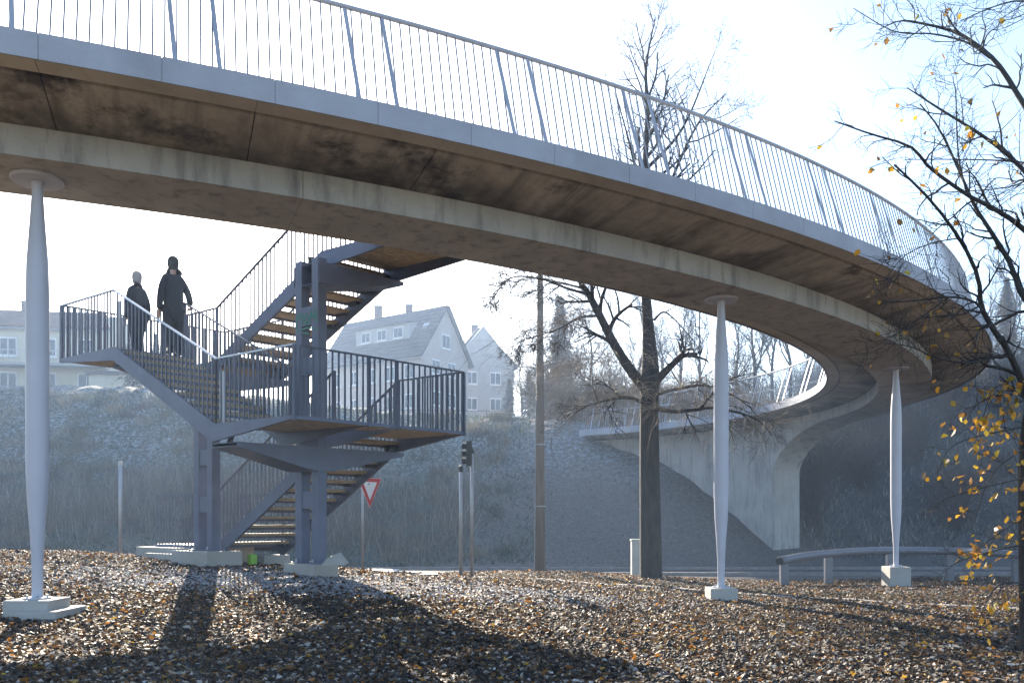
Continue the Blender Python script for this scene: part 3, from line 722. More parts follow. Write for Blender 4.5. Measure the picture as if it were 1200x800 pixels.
# long pale hanging twigs on the lower limbs
Tw = Tree(np.random.default_rng(77)); rr_ = Tw.r
hang = [spline([P3(*p) for p in q], 30) for q in (
    [(756, 455, TD), (735, 428, TD-.2), (703, 370, TD-.4), (678, 325, TD-.5)], [(690, 345, TD-.4), (665, 338, TD-.8), (635, 327, TD-1), (585, 340, TD-1.3)],
    [(703, 370, TD-.4), (680, 372, TD), (655, 385, TD+.3), (605, 402, TD+.5)], [(755, 472, TD), (738, 466, TD-.8), (715, 468, TD-1.4), (672, 485, TD-2.2)],
    [(764, 478, TD), (790, 482, TD-.8), (840, 478, TD-1.6), (905, 510, TD-2.4)], [(764, 465, TD), (790, 456, TD+.6), (830, 452, TD+1), (900, 500, TD+1.6)], [(730, 420, TD), (700, 425, TD+.5), (660, 430, TD+.9), (640, 445, TD+1)])]
for i in range(420):
    q = hang[rr_.integers(len(hang))]; p = q[rr_.integers(4, 30)]; a = rr_.uniform(0, 6.28)
    Tw.grow(p, [math.cos(a)*.9 - .3, math.sin(a)*.7, .35], rr_.uniform(.8, 2.1), .0055, 0, 1, -.16, .22, (4, 3), .5, .75, .0035, (3, 3, 3))
Tw.mesh('hanging_twigs', 'twig_pale', tree)

# foreground tree on the right edge, with yellow leaves
FD = 9.4
fz = gz1(5.70, FD)
ft = thing('young_tree', (5.70, FD, fz), 'dark bare tree at the right edge with clusters of yellow leaves', 'tree')
T = Tree(np.random.default_rng(9))
T.tube(spline([[5.70, FD, fz - .1], P3(1204, 640, FD), P3(1203, 540, FD), P3(1210, 470, FD), P3(1232, 380, FD)], 22), .095, .06, 12)
T.mesh('trunk', 'bark_dark', ft)
T = Tree(np.random.default_rng(10))
k2 = dict(kids=(16, 6, 4, 3), minr=.0028, up=.08, droop=.0, wob=.45, spread=.95, sides=(6, 4, 3, 3, 3, 3), lo=.08)
def L2(pts, r0, r1, L=.8, ml=2, **kw):
    a = dict(k2); a.update(kw); limb(T, pts, r0, r1, 0, ml, L, **a)
j = lambda p, dd: P3(p[0], p[1], FD + dd)
L2([j((1214, 560), 0), j((1208, 480), -.1), j((1184, 416), -.2), j((1165, 387), -.3), j((1150, 359), -.4), j((1146, 324), -.5), j((1124, 279), -.6), j((1088, 232), -.7), j((1048, 193), -.8)], .042, .010)
L2([j((1232, 380), 0), j((1200, 350), 0), j((1184, 309), .1), j((1161, 271), .2), j((1142, 241), .3), j((1124, 200), .4), j((1100, 150), .5), j((1078, 122), .6)], .034, .007)
L2([j((1232, 300), 0), j((1193, 263), -.2), j((1160, 242), -.3), j((1133, 228), -.5), j((1090, 197), -.6), j((1067, 172), -.7), j((1020, 157), -.8), j((978, 142), -.9)], .030, .006)
L2([j((1240, 250), 0), j((1197, 197), .2), j((1157, 163), .3), j((1100, 127), .4), j((1063, 103), .5)], .030, .006)
L2([j((1250, 200), 0), j((1200, 123), .5), j((1173, 80), .6), j((1150, 57), .7), j((1120, 38), .8), j((1077, 27), .9), j((1053, 25), 1), j((1030, 35), 1)], .034, .006)
L2([j((1160, 68), .6), j((1133, 50), .4), j((1093, 40), .3), j((1048, 37), .2), j((1000, 10), .2)], .014, .004)
L2([j((1240, 20), 0), j((1200, 2), -.4), j((1165, 8), -.5), j((1125, 25), -.6)], .012, .004)
L2([j((1240, 200), 0), j((1195, 190), -.5), j((1130, 187), -.6), j((1060, 187), -.7)], .011, .004)
L2([j((1240, 190), .3), j((1195, 215), .3), j((1160, 222), .2), j((1092, 226), .2)], .010, .004)
L2([j((1152, 365), -.4), j((1142, 354), -.5), j((1116, 348), -.6), j((1075, 352), -.7), j((1032, 355), -.8)], .016, .005)
L2([j((1190, 430), -.2), j((1180, 417), -.3), j((1135, 425), -.5), j((1097, 419), -.6), j((1067, 406), -.8), j((1037, 402), -.9)], .013, .004)
L2([j((1109, 350), -.6), j((1070, 378), -.6), j((1022, 408), -.7)], .007, .003)
L2([j((1124, 279), -.6), j((1092, 285), -.7), j((1060, 300), -.8), j((1035, 330), -.9)], .007, .003)
L2([j((1133, 228), -.5), j((1123, 180), -.4), j((1120, 110), -.4), j((1117, 95), -.4)], .010, .004)
for y0, x1, y1, y2 in ((470, 1150, 470, 500), (500, 1120, 520, 555), (560, 1120, 580, 590), (600, 1150, 640, 668), (520, 1160, 560, 620), (640, 1130, 655, 668), (480, 1165, 455, 520), (690, 1165, 690, 735)):
    L2([j((1214, y0), 0), j((1190, (y0+y1)/2 - 8), -.2), j((x1, y1), -.4), j((x1 - 22, y2), -.5)], .010, .0035, .5, kids=(9, 4, 3))
T.mesh('crown', 'bark_dark', ft)
def leaf_mesh(name, C0, sizes, cols, m, parent=None, kind=None, flat=False, rnd=rng):
    """curled kite-shaped leaves: 6 verts, 4 tris folded on the midrib"""
    n = len(C0)
    az = rnd.uniform(0, 2*math.pi, n); tilt = rnd.normal(0, .30, n) if flat else rnd.uniform(-1.5, 1.5, n); roll = rnd.normal(0, .30, n) if flat else rnd.uniform(-1.2, 1.2, n)
    fx = np.stack([np.cos(az)*np.cos(tilt), np.sin(az)*np.cos(tilt), np.sin(tilt)], -1)
    sx = np.stack([-np.sin(az), np.cos(az), np.zeros(n)], -1); nz = np.cross(fx, sx)
    sx = sx*np.cos(roll)[:, None] + nz*np.sin(roll)[:, None]; nz = np.cross(fx, sx)
    curl = rnd.uniform(-.15, .45, n)
    sh = np.array([[-.5, 0, 0], [-.12, -.36, 1], [-.12, .36, 1], [.0, 0, 0], [.22, -.24, .8], [.22, .24, .8], [.52, 0, .35]])
    V = C0[:, None] + sizes[:, None, None] * (sh[None, :, 0:1]*fx[:, None] + sh[None, :, 1:2]*sx[:, None] + (sh[None, :, 2:3]*curl[:, None, None])*nz[:, None])
    Fq = np.array([[0, 1, 3], [0, 3, 2], [1, 4, 3], [2, 3, 5], [3, 4, 6], [3, 6, 5]])
    Fa = (Fq[None] + (np.arange(n)*7)[:, None, None]).reshape(-1, 3)
    return npmesh(name, V.reshape(-1, 3), Fa, m, parent, np.repeat(cols, 7, axis=0), kind)
tips = np.array(T.tips)
pr = np.stack([600 + F*tips[:, 0]/tips[:, 1], HZ - F*(tips[:, 2]-CAMZ)/tips[:, 1]], -1)
low = pr[:, 1] > 440
keep = np.where(low, rng.random(len(tips)) < np.clip((pr[:, 0] - 1085)/90, .06, .6), rng.random(len(tips)) < .035)
lc = tips[keep] + rng.normal(0, .012, (keep.sum(), 3)) - np.array([0, 0, .025])
lcol = np.array([.62, .36, .03])[None] * rng.uniform(.45, 1.3, (len(lc), 1))*rng.uniform(.8, 1.2, (len(lc), 3)); lcol[rng.random(len(lc)) < .22] = (.30, .16, .04)
lf = leaf_mesh('leaves', lc, rng.uniform(.05, .095, len(lc)), lcol, 'leafcol', ft, 'stuff')

# distant bare trees, conifers and bushes
def far_tree_mesh(seed, H, spread=.75, kids=(13, 8, 6, 3), maxl=3, up=.25, r=.16):
    T = Tree(np.random.default_rng(seed)); rnd = T.r
    pts = spline([[0, 0, -.3], [rnd.normal(0, .15), rnd.normal(0, .15), H*.3], [rnd.normal(0, .4), rnd.normal(0, .4), H*.6], [rnd.normal(0, .6), rnd.normal(0, .6), H*.97]], 14)
    T.tube(pts, r, .02, 6); a = T; B = Tree(rnd)
    B.branch(list(pts), r*.9, .03, H*.5, 0, maxl, up, .3, kids, spread, 0, .012, (5, 4, 3, 3, 3, 3), .22)
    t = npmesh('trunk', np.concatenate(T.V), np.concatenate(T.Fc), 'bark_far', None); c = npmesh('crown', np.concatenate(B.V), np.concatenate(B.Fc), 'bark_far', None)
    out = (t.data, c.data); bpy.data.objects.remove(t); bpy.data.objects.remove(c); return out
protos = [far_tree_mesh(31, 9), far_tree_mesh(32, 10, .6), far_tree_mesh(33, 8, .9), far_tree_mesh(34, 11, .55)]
def put_tree(name, me, x, y, sc, rz, label, cat, group):
    z = gz1(x, y); t = thing(name, (x, y, z), label, cat, group)
    for nm, dm in zip(('trunk', 'crown'), me):
        o = bpy.data.objects.new(nm, dm); C.objects.link(o); o.parent = t; o.rotation_euler.z = rz; o.scale = (sc,)*3
    return t
far = [(668, 66, 1.05, 0), (690, 72, 1.2, 1), (712, 62, .85, 2), (742, 75, 1.1, 3), (772, 66, .9, 0), (800, 70, 1.1, 1), (823, 60, .9, 3), (862, 66, 1.05, 2), (884, 60, .95, 1), (905, 70, 1.1, 0), (926, 62, .95, 3), (948, 68, 1.0, 2),
       (980, 60, .8, 0), (1185, 60, .8, 1), (1010, 64, .9, 3), (1160, 62, .75, 2), (1130, 66, .8, 0), (640, 80, 1.2, 2), (610, 95, 1.0, 1)]
ORD = 'first second third fourth fifth sixth seventh eighth ninth tenth eleventh twelfth thirteenth fourteenth fifteenth sixteenth seventeenth eighteenth nineteenth'.split()
far.sort()
for i, (x, d, sc, k) in enumerate(far):
    put_tree('bare_tree', protos[k], (x - 600)/F*d, d, sc, i*1.3, 'hazy leafless tree on the slope beyond the bridge, ' + ORD[i] + ' from the left', 'tree', 'hazy bare trees beyond the bridge')
# fir trees: drooping whorls of needle sprays
def conifer_mesh(seed, H, Rb):
    rnd = np.random.default_rng(seed); T = Tree(rnd); T.tube(np.array([[0, 0, -.2], [0, 0, H*.5], [0, 0, H]]), .13, .01, 6)
    n = 3600; h = rnd.random(n)**.8; a = rnd.uniform(0, 2*math.pi, n); lay = np.floor(h*16)/16 + .015
    rr = Rb*(1 - h)*rnd.random(n)**.5*(.8 + .35*np.sin(a*5 + lay*40)); z = H*(.1 + .9*h) - rr*.28
    Cc = np.stack([rr*np.cos(a), rr*np.sin(a), z], -1); d = np.stack([np.cos(a), np.sin(a), np.full(n, -.35)], -1); sd = np.stack([-np.sin(a), np.cos(a), np.zeros(n)], -1)
    l = rnd.uniform(.25, .55, n)[:, None]*H/9; w = l*.28
    V = np.stack([Cc - d*l*.5, Cc + sd*w, Cc + d*l*.7 + rnd.normal(0, .04, (n, 3)), Cc - sd*w], 1).reshape(-1, 3)
    Fq = np.arange(n*4).reshape(n, 4)
    t = npmesh('trunk', np.concatenate(T.V), np.concatenate(T.Fc), 'bark_far'); c = npmesh('crown', V, Fq, 'conifer'); out = (t.data, c.data); bpy.data.objects.remove(t); bpy.data.objects.remove(c); return out
con = [conifer_mesh(51, 9, 2.0), conifer_mesh(52, 9, 2.6)]
for x, d, sc, k, lb in ((656, 82, 1.5, 0, 'tall narrow dark fir behind the wooden utility pole'), (597, 100, .75, 1, 'small dark fir standing right of the far houses'), (157, 62, .62, 1, 'small dark fir behind the upper stair landing'), (183, 60, .5, 0, 'smallest fir below the two walking people'),
                         (620, 92, .8, 1, 'squat dark fir just left of the wooden pole'), (1180, 72, .8, 1, 'dark fir high on the right slope behind yellow leaves')):
    put_tree('fir_tree', con[k], (x - 600)/F*d, d, sc, x, lb, 'fir tree', 'dark fir trees in the background')
# leafless shrubs: fountains of thin stems
def shrub_mesh(seed, H, W_, n=55, droop=.3, m='twig_pale', r=.009):
    rnd = np.random.default_rng(seed); T = Tree(rnd)
    for i in range(n):
        a = rnd.uniform(0, 6.28); e_ = rnd.uniform(.1, .9); d = np.array([math.cos(a)*e_*W_/H, math.sin(a)*e_*W_/H, 1])
        T.grow(rnd.normal(0, .12, 3)*[1, 1, 0], d, H*rnd.uniform(.5, 1.1), r, 0, 1, 0, .35, (5, 4), .6, droop, .006, (3, 3, 3))
    o = T.mesh('shrub', m); me = o.data; bpy.data.objects.remove(o); return me
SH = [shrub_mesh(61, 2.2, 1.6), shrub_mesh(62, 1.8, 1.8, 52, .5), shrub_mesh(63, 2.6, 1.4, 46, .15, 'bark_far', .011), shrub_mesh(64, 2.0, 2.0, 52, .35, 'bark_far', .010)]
def put_shrub(k, x, y, sc, rz, label, group):
    o = bpy.data.objects.new('shrub', SH[k]); C.objects.link(o); o.location = (x, y, gz1(x, y) - .05); o.rotation_euler.z = rz; o.scale = (sc, sc, sc)
    tag(o, label, 'shrub', group)
def thicket(name, spots, label):
    Vs, Fs, n0 = [], [], 0; mk = None
    for k, x, y, sc, rz in spots:
        me = SH[k]; v = np.empty(len(me.vertices)*3, np.float32); me.vertices.foreach_get('co', v); v = v.reshape(-1, 3)*sc
        c_, s_ = math.cos(rz), math.sin(rz); v = np.stack([v[:, 0]*c_ - v[:, 1]*s_ + x, v[:, 0]*s_ + v[:, 1]*c_ + y, v[:, 2] + gz1(x, y) - .05], -1)
        f = np.empty(len(me.loops), np.int32); me.loops.foreach_get('vertex_index', f); Vs.append(v); Fs.append(f.reshape(-1, 4) + n0); n0 += len(v); mk = me.materials[0].name
    tag(npmesh(name, np.concatenate(Vs), np.concatenate(Fs), mk), label, 'thicket', kind='stuff')
sp_ = []
for i in range(16):
    d = 44 + 6*rng.random(); x = 640 + i*17 + rng.normal(0, 6); sp_.append((i % 2, (x - 600)/F*d, d, 1.15 + .6*rng.random(), i))
thicket('pale_thicket', sp_, 'pale leafless thicket on top of the bank behind the big bare tree')
sp_ = []
for i in range(64):
    d = rng.uniform(36.5, 60); x = rng.uniform(945, 1230); sp_.append((2 + i % 2, (x - 600)/F*d, d, rng.uniform(.8, 1.5), i))
thicket('dark_thicket', sp_, 'dark tangled leafless thicket on the slope right of the pier')
sp_ = []
for i in range(34):
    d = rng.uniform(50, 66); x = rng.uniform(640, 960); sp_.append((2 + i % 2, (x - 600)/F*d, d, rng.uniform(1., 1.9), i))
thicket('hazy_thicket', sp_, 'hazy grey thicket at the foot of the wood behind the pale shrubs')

# ------------------------------------------------------------------ people
def person(loc, heading, H, label, hair, arm_out, lean=0):
    """walking figure seen from behind; body one skinned surface, coat, trousers, shoes and hair over it"""
    t = thing('person', loc, label, 'person'); k = H / 1.8
    def skin(name, J, E_, m, sub=2, root=0):
        me = bpy.data.meshes.new(name); me.from_pydata([tuple(Vector(p[:3])*k) for p in J], E_, [])
        o = bpy.data.objects.new(name, me); C.objects.link(o); o.parent = t; o.rotation_euler.z = heading
        sk = o.modifiers.new('skin', 'SKIN'); sk.use_smooth_shade = True
        for v, p in zip(me.skin_vertices[0].data, J):
            r = p[3] if hasattr(p[3], '__len__') else (p[3], p[3]); v.radius = (r[0]*k, r[1]*k)
        me.skin_vertices[0].data[root].use_root = True
        s_ = o.modifiers.new('sub', 'SUBSURF'); s_.levels = sub; s_.render_levels = sub
        me.materials.append(MATS[m]); return o
    # joints: x right, y forward, z up
    hx = .23 if not arm_out else .38; hz = .84 if not arm_out else 1.0; hy = .02 if not arm_out else .22
    ex = .265 if not arm_out else .31; ez = 1.10 if not arm_out else 1.17
    J = [(0, 0, .95, .13), (0, .01, 1.15, .125), (0, .02, 1.34, .10), (0, .02, 1.50, .05), (0, .04, 1.60, .065), (0, .05, 1.71, .085),
         (.14, .02, 1.37, .045), (ex - .03, -.02 + hy*.3, ez, .042), (hx, hy, hz, .03), (-.14, .02, 1.37, .045), (-.235, -.02, 1.10, .042), (-.23, .07, .80, .03),
         (.09, 0, .90, .09), (.10, .08, .50, .058), (.10, .02, .09, .04), (.10, .17, .04, .035), (-.09, 0, .90, .09), (-.10, -.02, .50, .058), (-.10, -.16, .10, .04), (-.10, -.02, .04, .035)]
    E_ = [(0, 1), (1, 2), (2, 3), (3, 4), (4, 5), (2, 6), (6, 7), (7, 8), (2, 9), (9, 10), (10, 11), (0, 12), (12, 13), (13, 14), (14, 15), (0, 16), (16, 17), (17, 18), (18, 19)]
    # hands: palm and five fingers
    for (ix, sx, b0) in ((8, 1, (hx, hy, hz)), (11, -1, (-.23, .07, .80))):
        b = len(J); down = (0, .02, -.075) if not (sx == 1 and arm_out) else (.03, .07, -.01)
        pal = tuple(b0[i] + down[i] for i in range(3)); J.append((*pal, (.018, .03))); E_.append((ix, b))
        for fi in range(4):
            off = (fi - 1.5)*.017; ln = (.06, .072, .068, .052)[fi]
            if sx == 1 and arm_out: q1 = (pal[0] + .02, pal[1] + ln*.6, pal[2] + .0 + off*.3); q1 = (q1[0] + off, q1[1], q1[2]); q2 = (q1[0], q1[1] + ln*.3, q1[2] - .035)
            else: q1 = (pal[0] + .004*sx, pal[1] + off, pal[2] - ln*.6); q2 = (q1[0] - .012*sx, q1[1], q1[2] - ln*.4)
            J.append((*q1, .009)); J.append((*q2, .008)); E_ += [(b, len(J)-2), (len(J)-2, len(J)-1)]
        th = (pal[0] - .02*sx, pal[1] + .035, pal[2] - .015); J.append((*th, .010)); E_.append((b, len(J)-1)); J.append((th[0], th[1] + .015, th[2] - .03, .009)); E_.append((len(J)-2, len(J)-1))
    body = skin('body', J, E_, 'skin')
    # face: nose and ears
    m = MB(); m.lathe((0, 0, 0), [(.001, -.012), (.013, -.006), (.011, .01), (.003, .028)], 8)
    for nm, (x_, y_, z_) in (('nose', (0, .145, 1.675)), ('ear', (.088, .045, 1.68)), ('ear', (-.088, .045, 1.68))):
        o = link(nm, None or bpy.data.meshes.get(nm + '_mesh') or m.build(nm, 'skin').data, t); 
        for q in [q for q in C.objects if q.name.startswith(nm) and q.parent is None and q.type == 'MESH']: bpy.data.objects.remove(q)
        o.data.name = nm + '_mesh'; v = Vector((x_, y_, z_))*k; c_, s_ = math.cos(heading), math.sin(heading); o.location = (v.x*c_ - v.y*s_, v.x*s_ + v.y*c_, v.z); o.scale = (1.2*k,)*3
    # hair cap
    m = MB(); prof = [(.002, .124), (.03, .120), (.06, .107), (.088, .075), (.099, .03), (.099, -.02), (.095, -.06), (.086, -.10), (.074, -.135)]
    m.lathe((0, .022*k, 1.70*k), [(r*k, z*k) for r, z in prof[::-1]], 16)
    o = m.build('hair', hair, None, True); o.parent = t; o.rotation_euler.z = heading
    # coat: torso and sleeves skinned, then a flared skirt to the knees
    Jc = [(0, 0, .98, (.19, .15)), (0, .01, 1.15, (.185, .15)), (0, .01, 1.33, (.18, .15)), (0, .02, 1.48, (.105, .10)), (0, .02, 1.60, (.085, .09)),
          (.15, .01, 1.40, .088), (ex - .03, -.02 + hy*.3, ez, .064), (hx*.5 + ex*.5 if arm_out else .235, hy*.65, (hz + ez)/2 - .02, .062), (hx, hy - .01, hz + .02, .055),
          (-.15, .01, 1.40, .088), (-.235, -.02, 1.10, .066), (-.235, .03, .93, .058), (-.23, .06, .82, .05), (0, 0, .80, (.195, .155)), (0, 0, .60, (.20, .16))]
    Ec = [(0, 1), (1, 2), (2, 3), (3, 4), (2, 5), (5, 6), (6, 7), (7, 8), (2, 9), (9, 10), (10, 11), (11, 12), (0, 13), (13, 14)]
    skin('coat', Jc, Ec, 'coat')
    Jt = [(0, 0, .92, .14), (.09, 0, .82, .115), (.10, .08, .50, .085), (.10, .02, .05, .075), (-.09, 0, .82, .115), (-.10, -.02, .50, .085), (-.10, -.17, .06, .075)]
    skin('trousers', Jt, [(0, 1), (1, 2), (2, 3), (0, 4), (4, 5), (5, 6)], 'trousers')
    for sx, a, b_ in ((1, (.10, -.03, .05), (.10, .19, .045)), (-1, (-.10, -.20, .06), (-.10, .0, .045))):
        skin('shoe', [(*a, .05), (*b_, .045)], [(0, 1)], 'hair', 2)
    t.rotation_euler.x = 0
    return t
person(sp(1.17, 5.10, Z2), R(40), 1.90, 'person in a long dark coat resting a hand on the stair rail', 'hair', True)
person(sp(1.0, 6.05, Z2), R(60), 1.74, 'shorter person in a dark coat, standing left of the one holding the rail', 'grey_hair', False)

# ------------------------------------------------------------------ signs, poles, cabinet, barrier
def pole(name, x, ytop, ybase, d, r, label, cat, m='galv', cap=True, r2=None):
    b = px(x, ybase, d); zt = CAMZ + (HZ - ytop)/F*d; zb = gz1(b.x, b.y)
    t = thing(name, (b.x, b.y, zb), label, cat)
    mm = MB(); mm.lathe((b.x, b.y, zb - .2), [(r, 0), ((r2 or r), zt - zb + .19), ((r2 or r)*.6, zt - zb + .2)], 12); mm.build('pole', m, t, True)
    return t, b, zt, zb
t, b, zt, zb = pole('yield_sign', 425, 556, 671, 21.6, .032, 'red and white yield sign on a grey pole', 'road sign')
h = .78; w_ = .45; nrm = Vector((math.sin(R(58)), -math.cos(R(58)), 0)); sdv = Vector((math.cos(R(58)), math.sin(R(58)), 0)); cz = zt - .33
def tri(mb, k, off, th, cx=Vector((b.x, b.y, cz)) + sdv*.22):
    p = [cx + nrm*off + sdv*(-w_*k) + Vector((0, 0, h*.333*k)), cx + nrm*off + sdv*(w_*k) + Vector((0, 0, h*.333*k)), cx + nrm*off + Vector((0, 0, -h*.667*k))]
    mb.prism(p, nrm*th)
mm = MB(); tri(mm, 1, .04, .004); pl = mm.build('plate', 'sign_white', t)
mm = MB(); tri(mm, .97, .045, .002); mm.build('red_border', 'sign_red', pl)
mm = MB(); tri(mm, .60, .048, .002); mm.build('white_field', 'sign_white', pl)
mm = MB(); mm.bar((b.x, b.y, cz + .1), Vector((b.x, b.y, cz + .1)) + nrm*.05 + sdv*.2, .03, .05); mm.build('clamp', 'galv', t)
t, b, zt, zb = pole('signal_pole', 553, 530, 677, 19.5, .04, 'grey pole with a dark traffic signal box seen from the side', 'traffic light')
mm = MB(); c0 = px(550.5, 531, 19.5); mm.abox(c0.x - .07, c0.x + .05, c0.y - .16, c0.y + .12, c0.z - .28, c0.z + .28); hd = mm.build('signal_head', 'signal_black', t, bevel=.02)
for zz in (-.17, .0, .17):
    mm = MB(); mm.tube([(c0.x - .06, c0.y - .02, c0.z + zz), (c0.x - .17, c0.y - .04, c0.z + zz - .01)], .07, 12, False); mm.build('visor', 'signal_black', hd)
mm = MB(); mm.lathe((b.x, b.y, zt), [(.055, -.02), (.055, .05), (.02, .09)], 10); mm.build('cap', 'signal_black', t)
t, b, zt, zb = pole('post', 540, 547, 671, 20.5, .042, 'plain grey post left of the traffic signal pole', 'post')
mm = MB(); mm.lathe((b.x, b.y, zt), [(.05, -.12), (.05, .02), (.01, .04)], 10); mm.build('cap', 'signal_black', t)
t, b, zt, zb = pole('post', 141, 540, 660, 23, .045, 'lone grey post in front of the frosty bank on the left', 'post')
mm = MB(); mm.lathe((b.x, b.y, zt - .12), [(.06, 0), (.06, .1)], 10); mm.build('collar', 'galv', t)
t, b, zt, zb = pole('utility_pole', 633, 322, 672, 25, .16, 'tall tapering wooden utility pole left of the big bare tree', 'utility pole', 'pole_wood', r2=.085)
mm = MB(); mm.bar((b.x - .17, b.y - .04, zb - .1), (b.x - .125, b.y - .02, zb + 5), .02, .03); mm.build('cable_cover', 'galv', t)
for zz in (1.9, 3.7):
    mm = MB(); mm.lathe((b.x, b.y, zb + zz), [(.158, 0), (.158, .03)], 14); mm.build('strap', 'galv', t)
t, b, zt, zb = pole('lamp_post', 645, 428, 500, 52, .06, 'thin pale lamp post on the bank top beside the utility pole', 'lamp post', 'galv')
mm = MB(); mm.bar((b.x - .1, b.y, zt), (b.x + .55, b.y, zt + .05), .2, .08); mm.build('lamp_head', 'galv', t)
b = px(746, 672, 24.2); zb = gz1(b.x, b.y); t = thing('utility_cabinet', (b.x, b.y, zb), 'slim pale cabinet beside the foot of the big bare tree', 'cabinet')
mm = MB(); mm.abox(b.x - .13, b.x + .35, b.y, b.y + .3, zb - .1, zb + 1.0); mm.build('body', 'cabinet', t, bevel=.01)
mm = MB(); mm.abox(b.x - .15, b.x + .37, b.y - .02, b.y + .32, zb + 1.0, zb + 1.04); mm.build('lid', 'cabinet', t)
mm = MB(); mm.abox(b.x - .11, b.x + .33, b.y - .012, b.y - .002, zb + .05, zb + .95); mm.build('door', 'cabinet', t)
# goal frames / boards on the bank top
for x0, x1, y0, y1, lb in ((579, 590, 490, 500, 'small white frame on the bank top left of the pole'), (594, 611, 488, 500, 'white bar frame on the bank top nearest the pole')):
    d = 46; a = px(x0, y1, d); c_ = px(x1, y0, d); z = gz1(a.x, d); mm = MB()
    mm.tube([(a.x, d, z - .1), (a.x, d, c_.z), (c_.x, d, c_.z), (c_.x, d, z - .1)], .04, 6); tag(mm.build('railing_frame', 'white_frame'), lb, 'frame')
# tubular barrier round the right-hand side
bx = [(914, 657, 21.0), (940, 652, 21.8), (970, 648.5, 22.5), (1010, 645.5, 23.2), (1060, 644.5, 23.7), (1115, 645.5, 23.5), (1160, 647, 22.4), (1200, 651, 21.7), (1260, 657, 20.4), (1330, 668, 18.8)]
bar = thing('tube_barrier', px(1050, 680, 23), 'curved grey tubular barrier on square posts at the roadside', 'barrier')
q = spline([P3(*p) for p in bx], 50)
mm = MB(); mm.tube([Vector(p) for p in q], .105, 14); mm.build('top_tube', 'barrier_paint', bar, True)
mm = MB(); mm.tube([Vector(q[0]) + Vector((-.02, -.03, 0)), Vector(q[0])], .095, 14); mm.build('end_cap', 'signal_black', bar)
for x in (921, 970, 1040, 1116, 1189, 1290):
    i = int(np.argmin(abs(600 + F*q[:, 0]/q[:, 1] - x))); p = q[i]; z = gz1(p[0], p[1])
    mm = MB(); mm.abox(p[0] - .10, p[0] + .10, p[1] - .07, p[1] + .07, z - .3, p[2] - .09); mm.build('barrier_post', 'barrier_paint', bar, bevel=.01)
# overhead wires across the valley behind
for i, (ya, yb, d) in enumerate(((478, 476, 48), (488, 487, 49), (496, 497, 49), (507, 508, 50))):
    mm = MB(); pts = []
    for t_ in np.linspace(0, 1, 17):
        x = 300 + 1000*t_; y = ya*(1 - t_) + yb*t_ - 14*(1 - 4*(t_ - .5)**2)*-.35
        pts.append(px(x, y, d + 6*t_))
    mm.tube(pts, .014, 4); tag(mm.build('overhead_wire', 'cable'), ('topmost', 'second from top', 'third from top', 'lowest')[i] + ' dark overhead wire crossing behind the bridge columns', 'wire', 'overhead wires behind the bridge')

# ------------------------------------------------------------------ houses
def window(parent, c, right, up, w, h, out):
    mm = MB(); c = Vector(c); mm.box(c + out*.02, right*w/2, up*h/2, out*.04); f = mm.build('window', 'white_frame', parent)
    for sx in (-1, 1):
        mm = MB(); mm.box(c + out*.066 + right*sx*w*.235, right*w*.2, up*h*.41, out*.008); mm.build('pane', 'glass', f)
    mm = MB(); mm.box(c - up*(h/2 + .05) + out*.06, right*(w/2 + .1), up*.05, out*.1); mm.build('sill', 'white_frame', f)
def house(name, g1, g2, ridge_len, zg, ze, zr, label, wallm, roofm, over=.4, hip=0.):
    """gable from g1 to g2 (xy), ridge running back from the gable"""
    g1, g2 = Vector((*g1, 0)), Vector((*g2, 0)); rt = (g2 - g1); wd = rt.length; rt.normalize(); bk = Vector((-rt.y, rt.x, 0)); out = -bk; up = Vector((0, 0, 1))
    t = thing(name, Vector((g1.x, g1.y, zg)), label, 'house'); L = ridge_len
    c = [g1, g2, g2 + bk*L, g1 + bk*L]
    mm = MB()
    mid = (g1 + g2)/2
    vs_ = [p + up*(zg - 1.5) for p in c] + [p + up*ze for p in c] + [mid + up*(zr - .12), mid + bk*L + up*(zr - .12)]
    mm.add(vs_, [(0, 1, 5, 8, 4), (1, 2, 6, 5), (2, 3, 7, 9, 6), (3, 0, 4, 7), (4, 8, 9, 7), (5, 6, 9, 8)]); mm.build('wall', wallm, t)
    roofs = []
    for sg, e0 in ((-1, g1), (1, g2)):
        sl_ = (e0 - mid); dz = zr - ze; k = 1 + over/sl_.length
        a = mid + sl_*k + up*(zr - dz*k) - bk*over; b_ = mid + up*zr - bk*over
        mm = MB(); hp = bk*hip
        p = [a, b_ + hp, mid + bk*(L + over) + up*zr - hp, mid + sl_*k + bk*(L + over) + up*(zr - dz*k)]
        nv = (p[1] - p[0]).cross(p[3] - p[0]).normalized(); nv = nv if nv.z > 0 else -nv
        mm.prism(p, nv*.18); roofs.append(mm.build('roof', roofm, t))
        # tile courses: shallow lapped strips
        n = 12
        for i in range(n):
            f0, f1 = i/n, (i+1)/n; q0, q1 = p[0].lerp(p[1], f0), p[0].lerp(p[1], f1); r0, r1 = p[3].lerp(p[2], f0), p[3].lerp(p[2], f1)
            m2 = MB(); m2.add([q0 + nv*.24, q1 + nv*.19, r1 + nv*.19, r0 + nv*.24, q0 + nv*.18, r0 + nv*.18], [(0, 1, 2, 3), (4, 0, 3, 5)]); m2.build('tile_course', roofm, roofs[-1])
        mm = MB(); mm.tube([a - up*.05, p[3] - up*.05], .07, 6); mm.build('gutter', 'galv', t)
    return t, g1, g2, rt, bk, out, up, mid, roofs
def chimney(roof, p, w, h):
    mm = MB(); mm.abox(p.x - w, p.x + w, p.y - w, p.y + w, p.z - 1.2, p.z + h); c_ = mm.build('chimney', 'roof_red', roof)
    mm = MB(); mm.abox(p.x - w*1.15, p.x + w*1.15, p.y - w*1.15, p.y + w*1.15, p.z + h, p.z + h + .12); mm.build('chimney_cap', 'plaster_grey', roof)
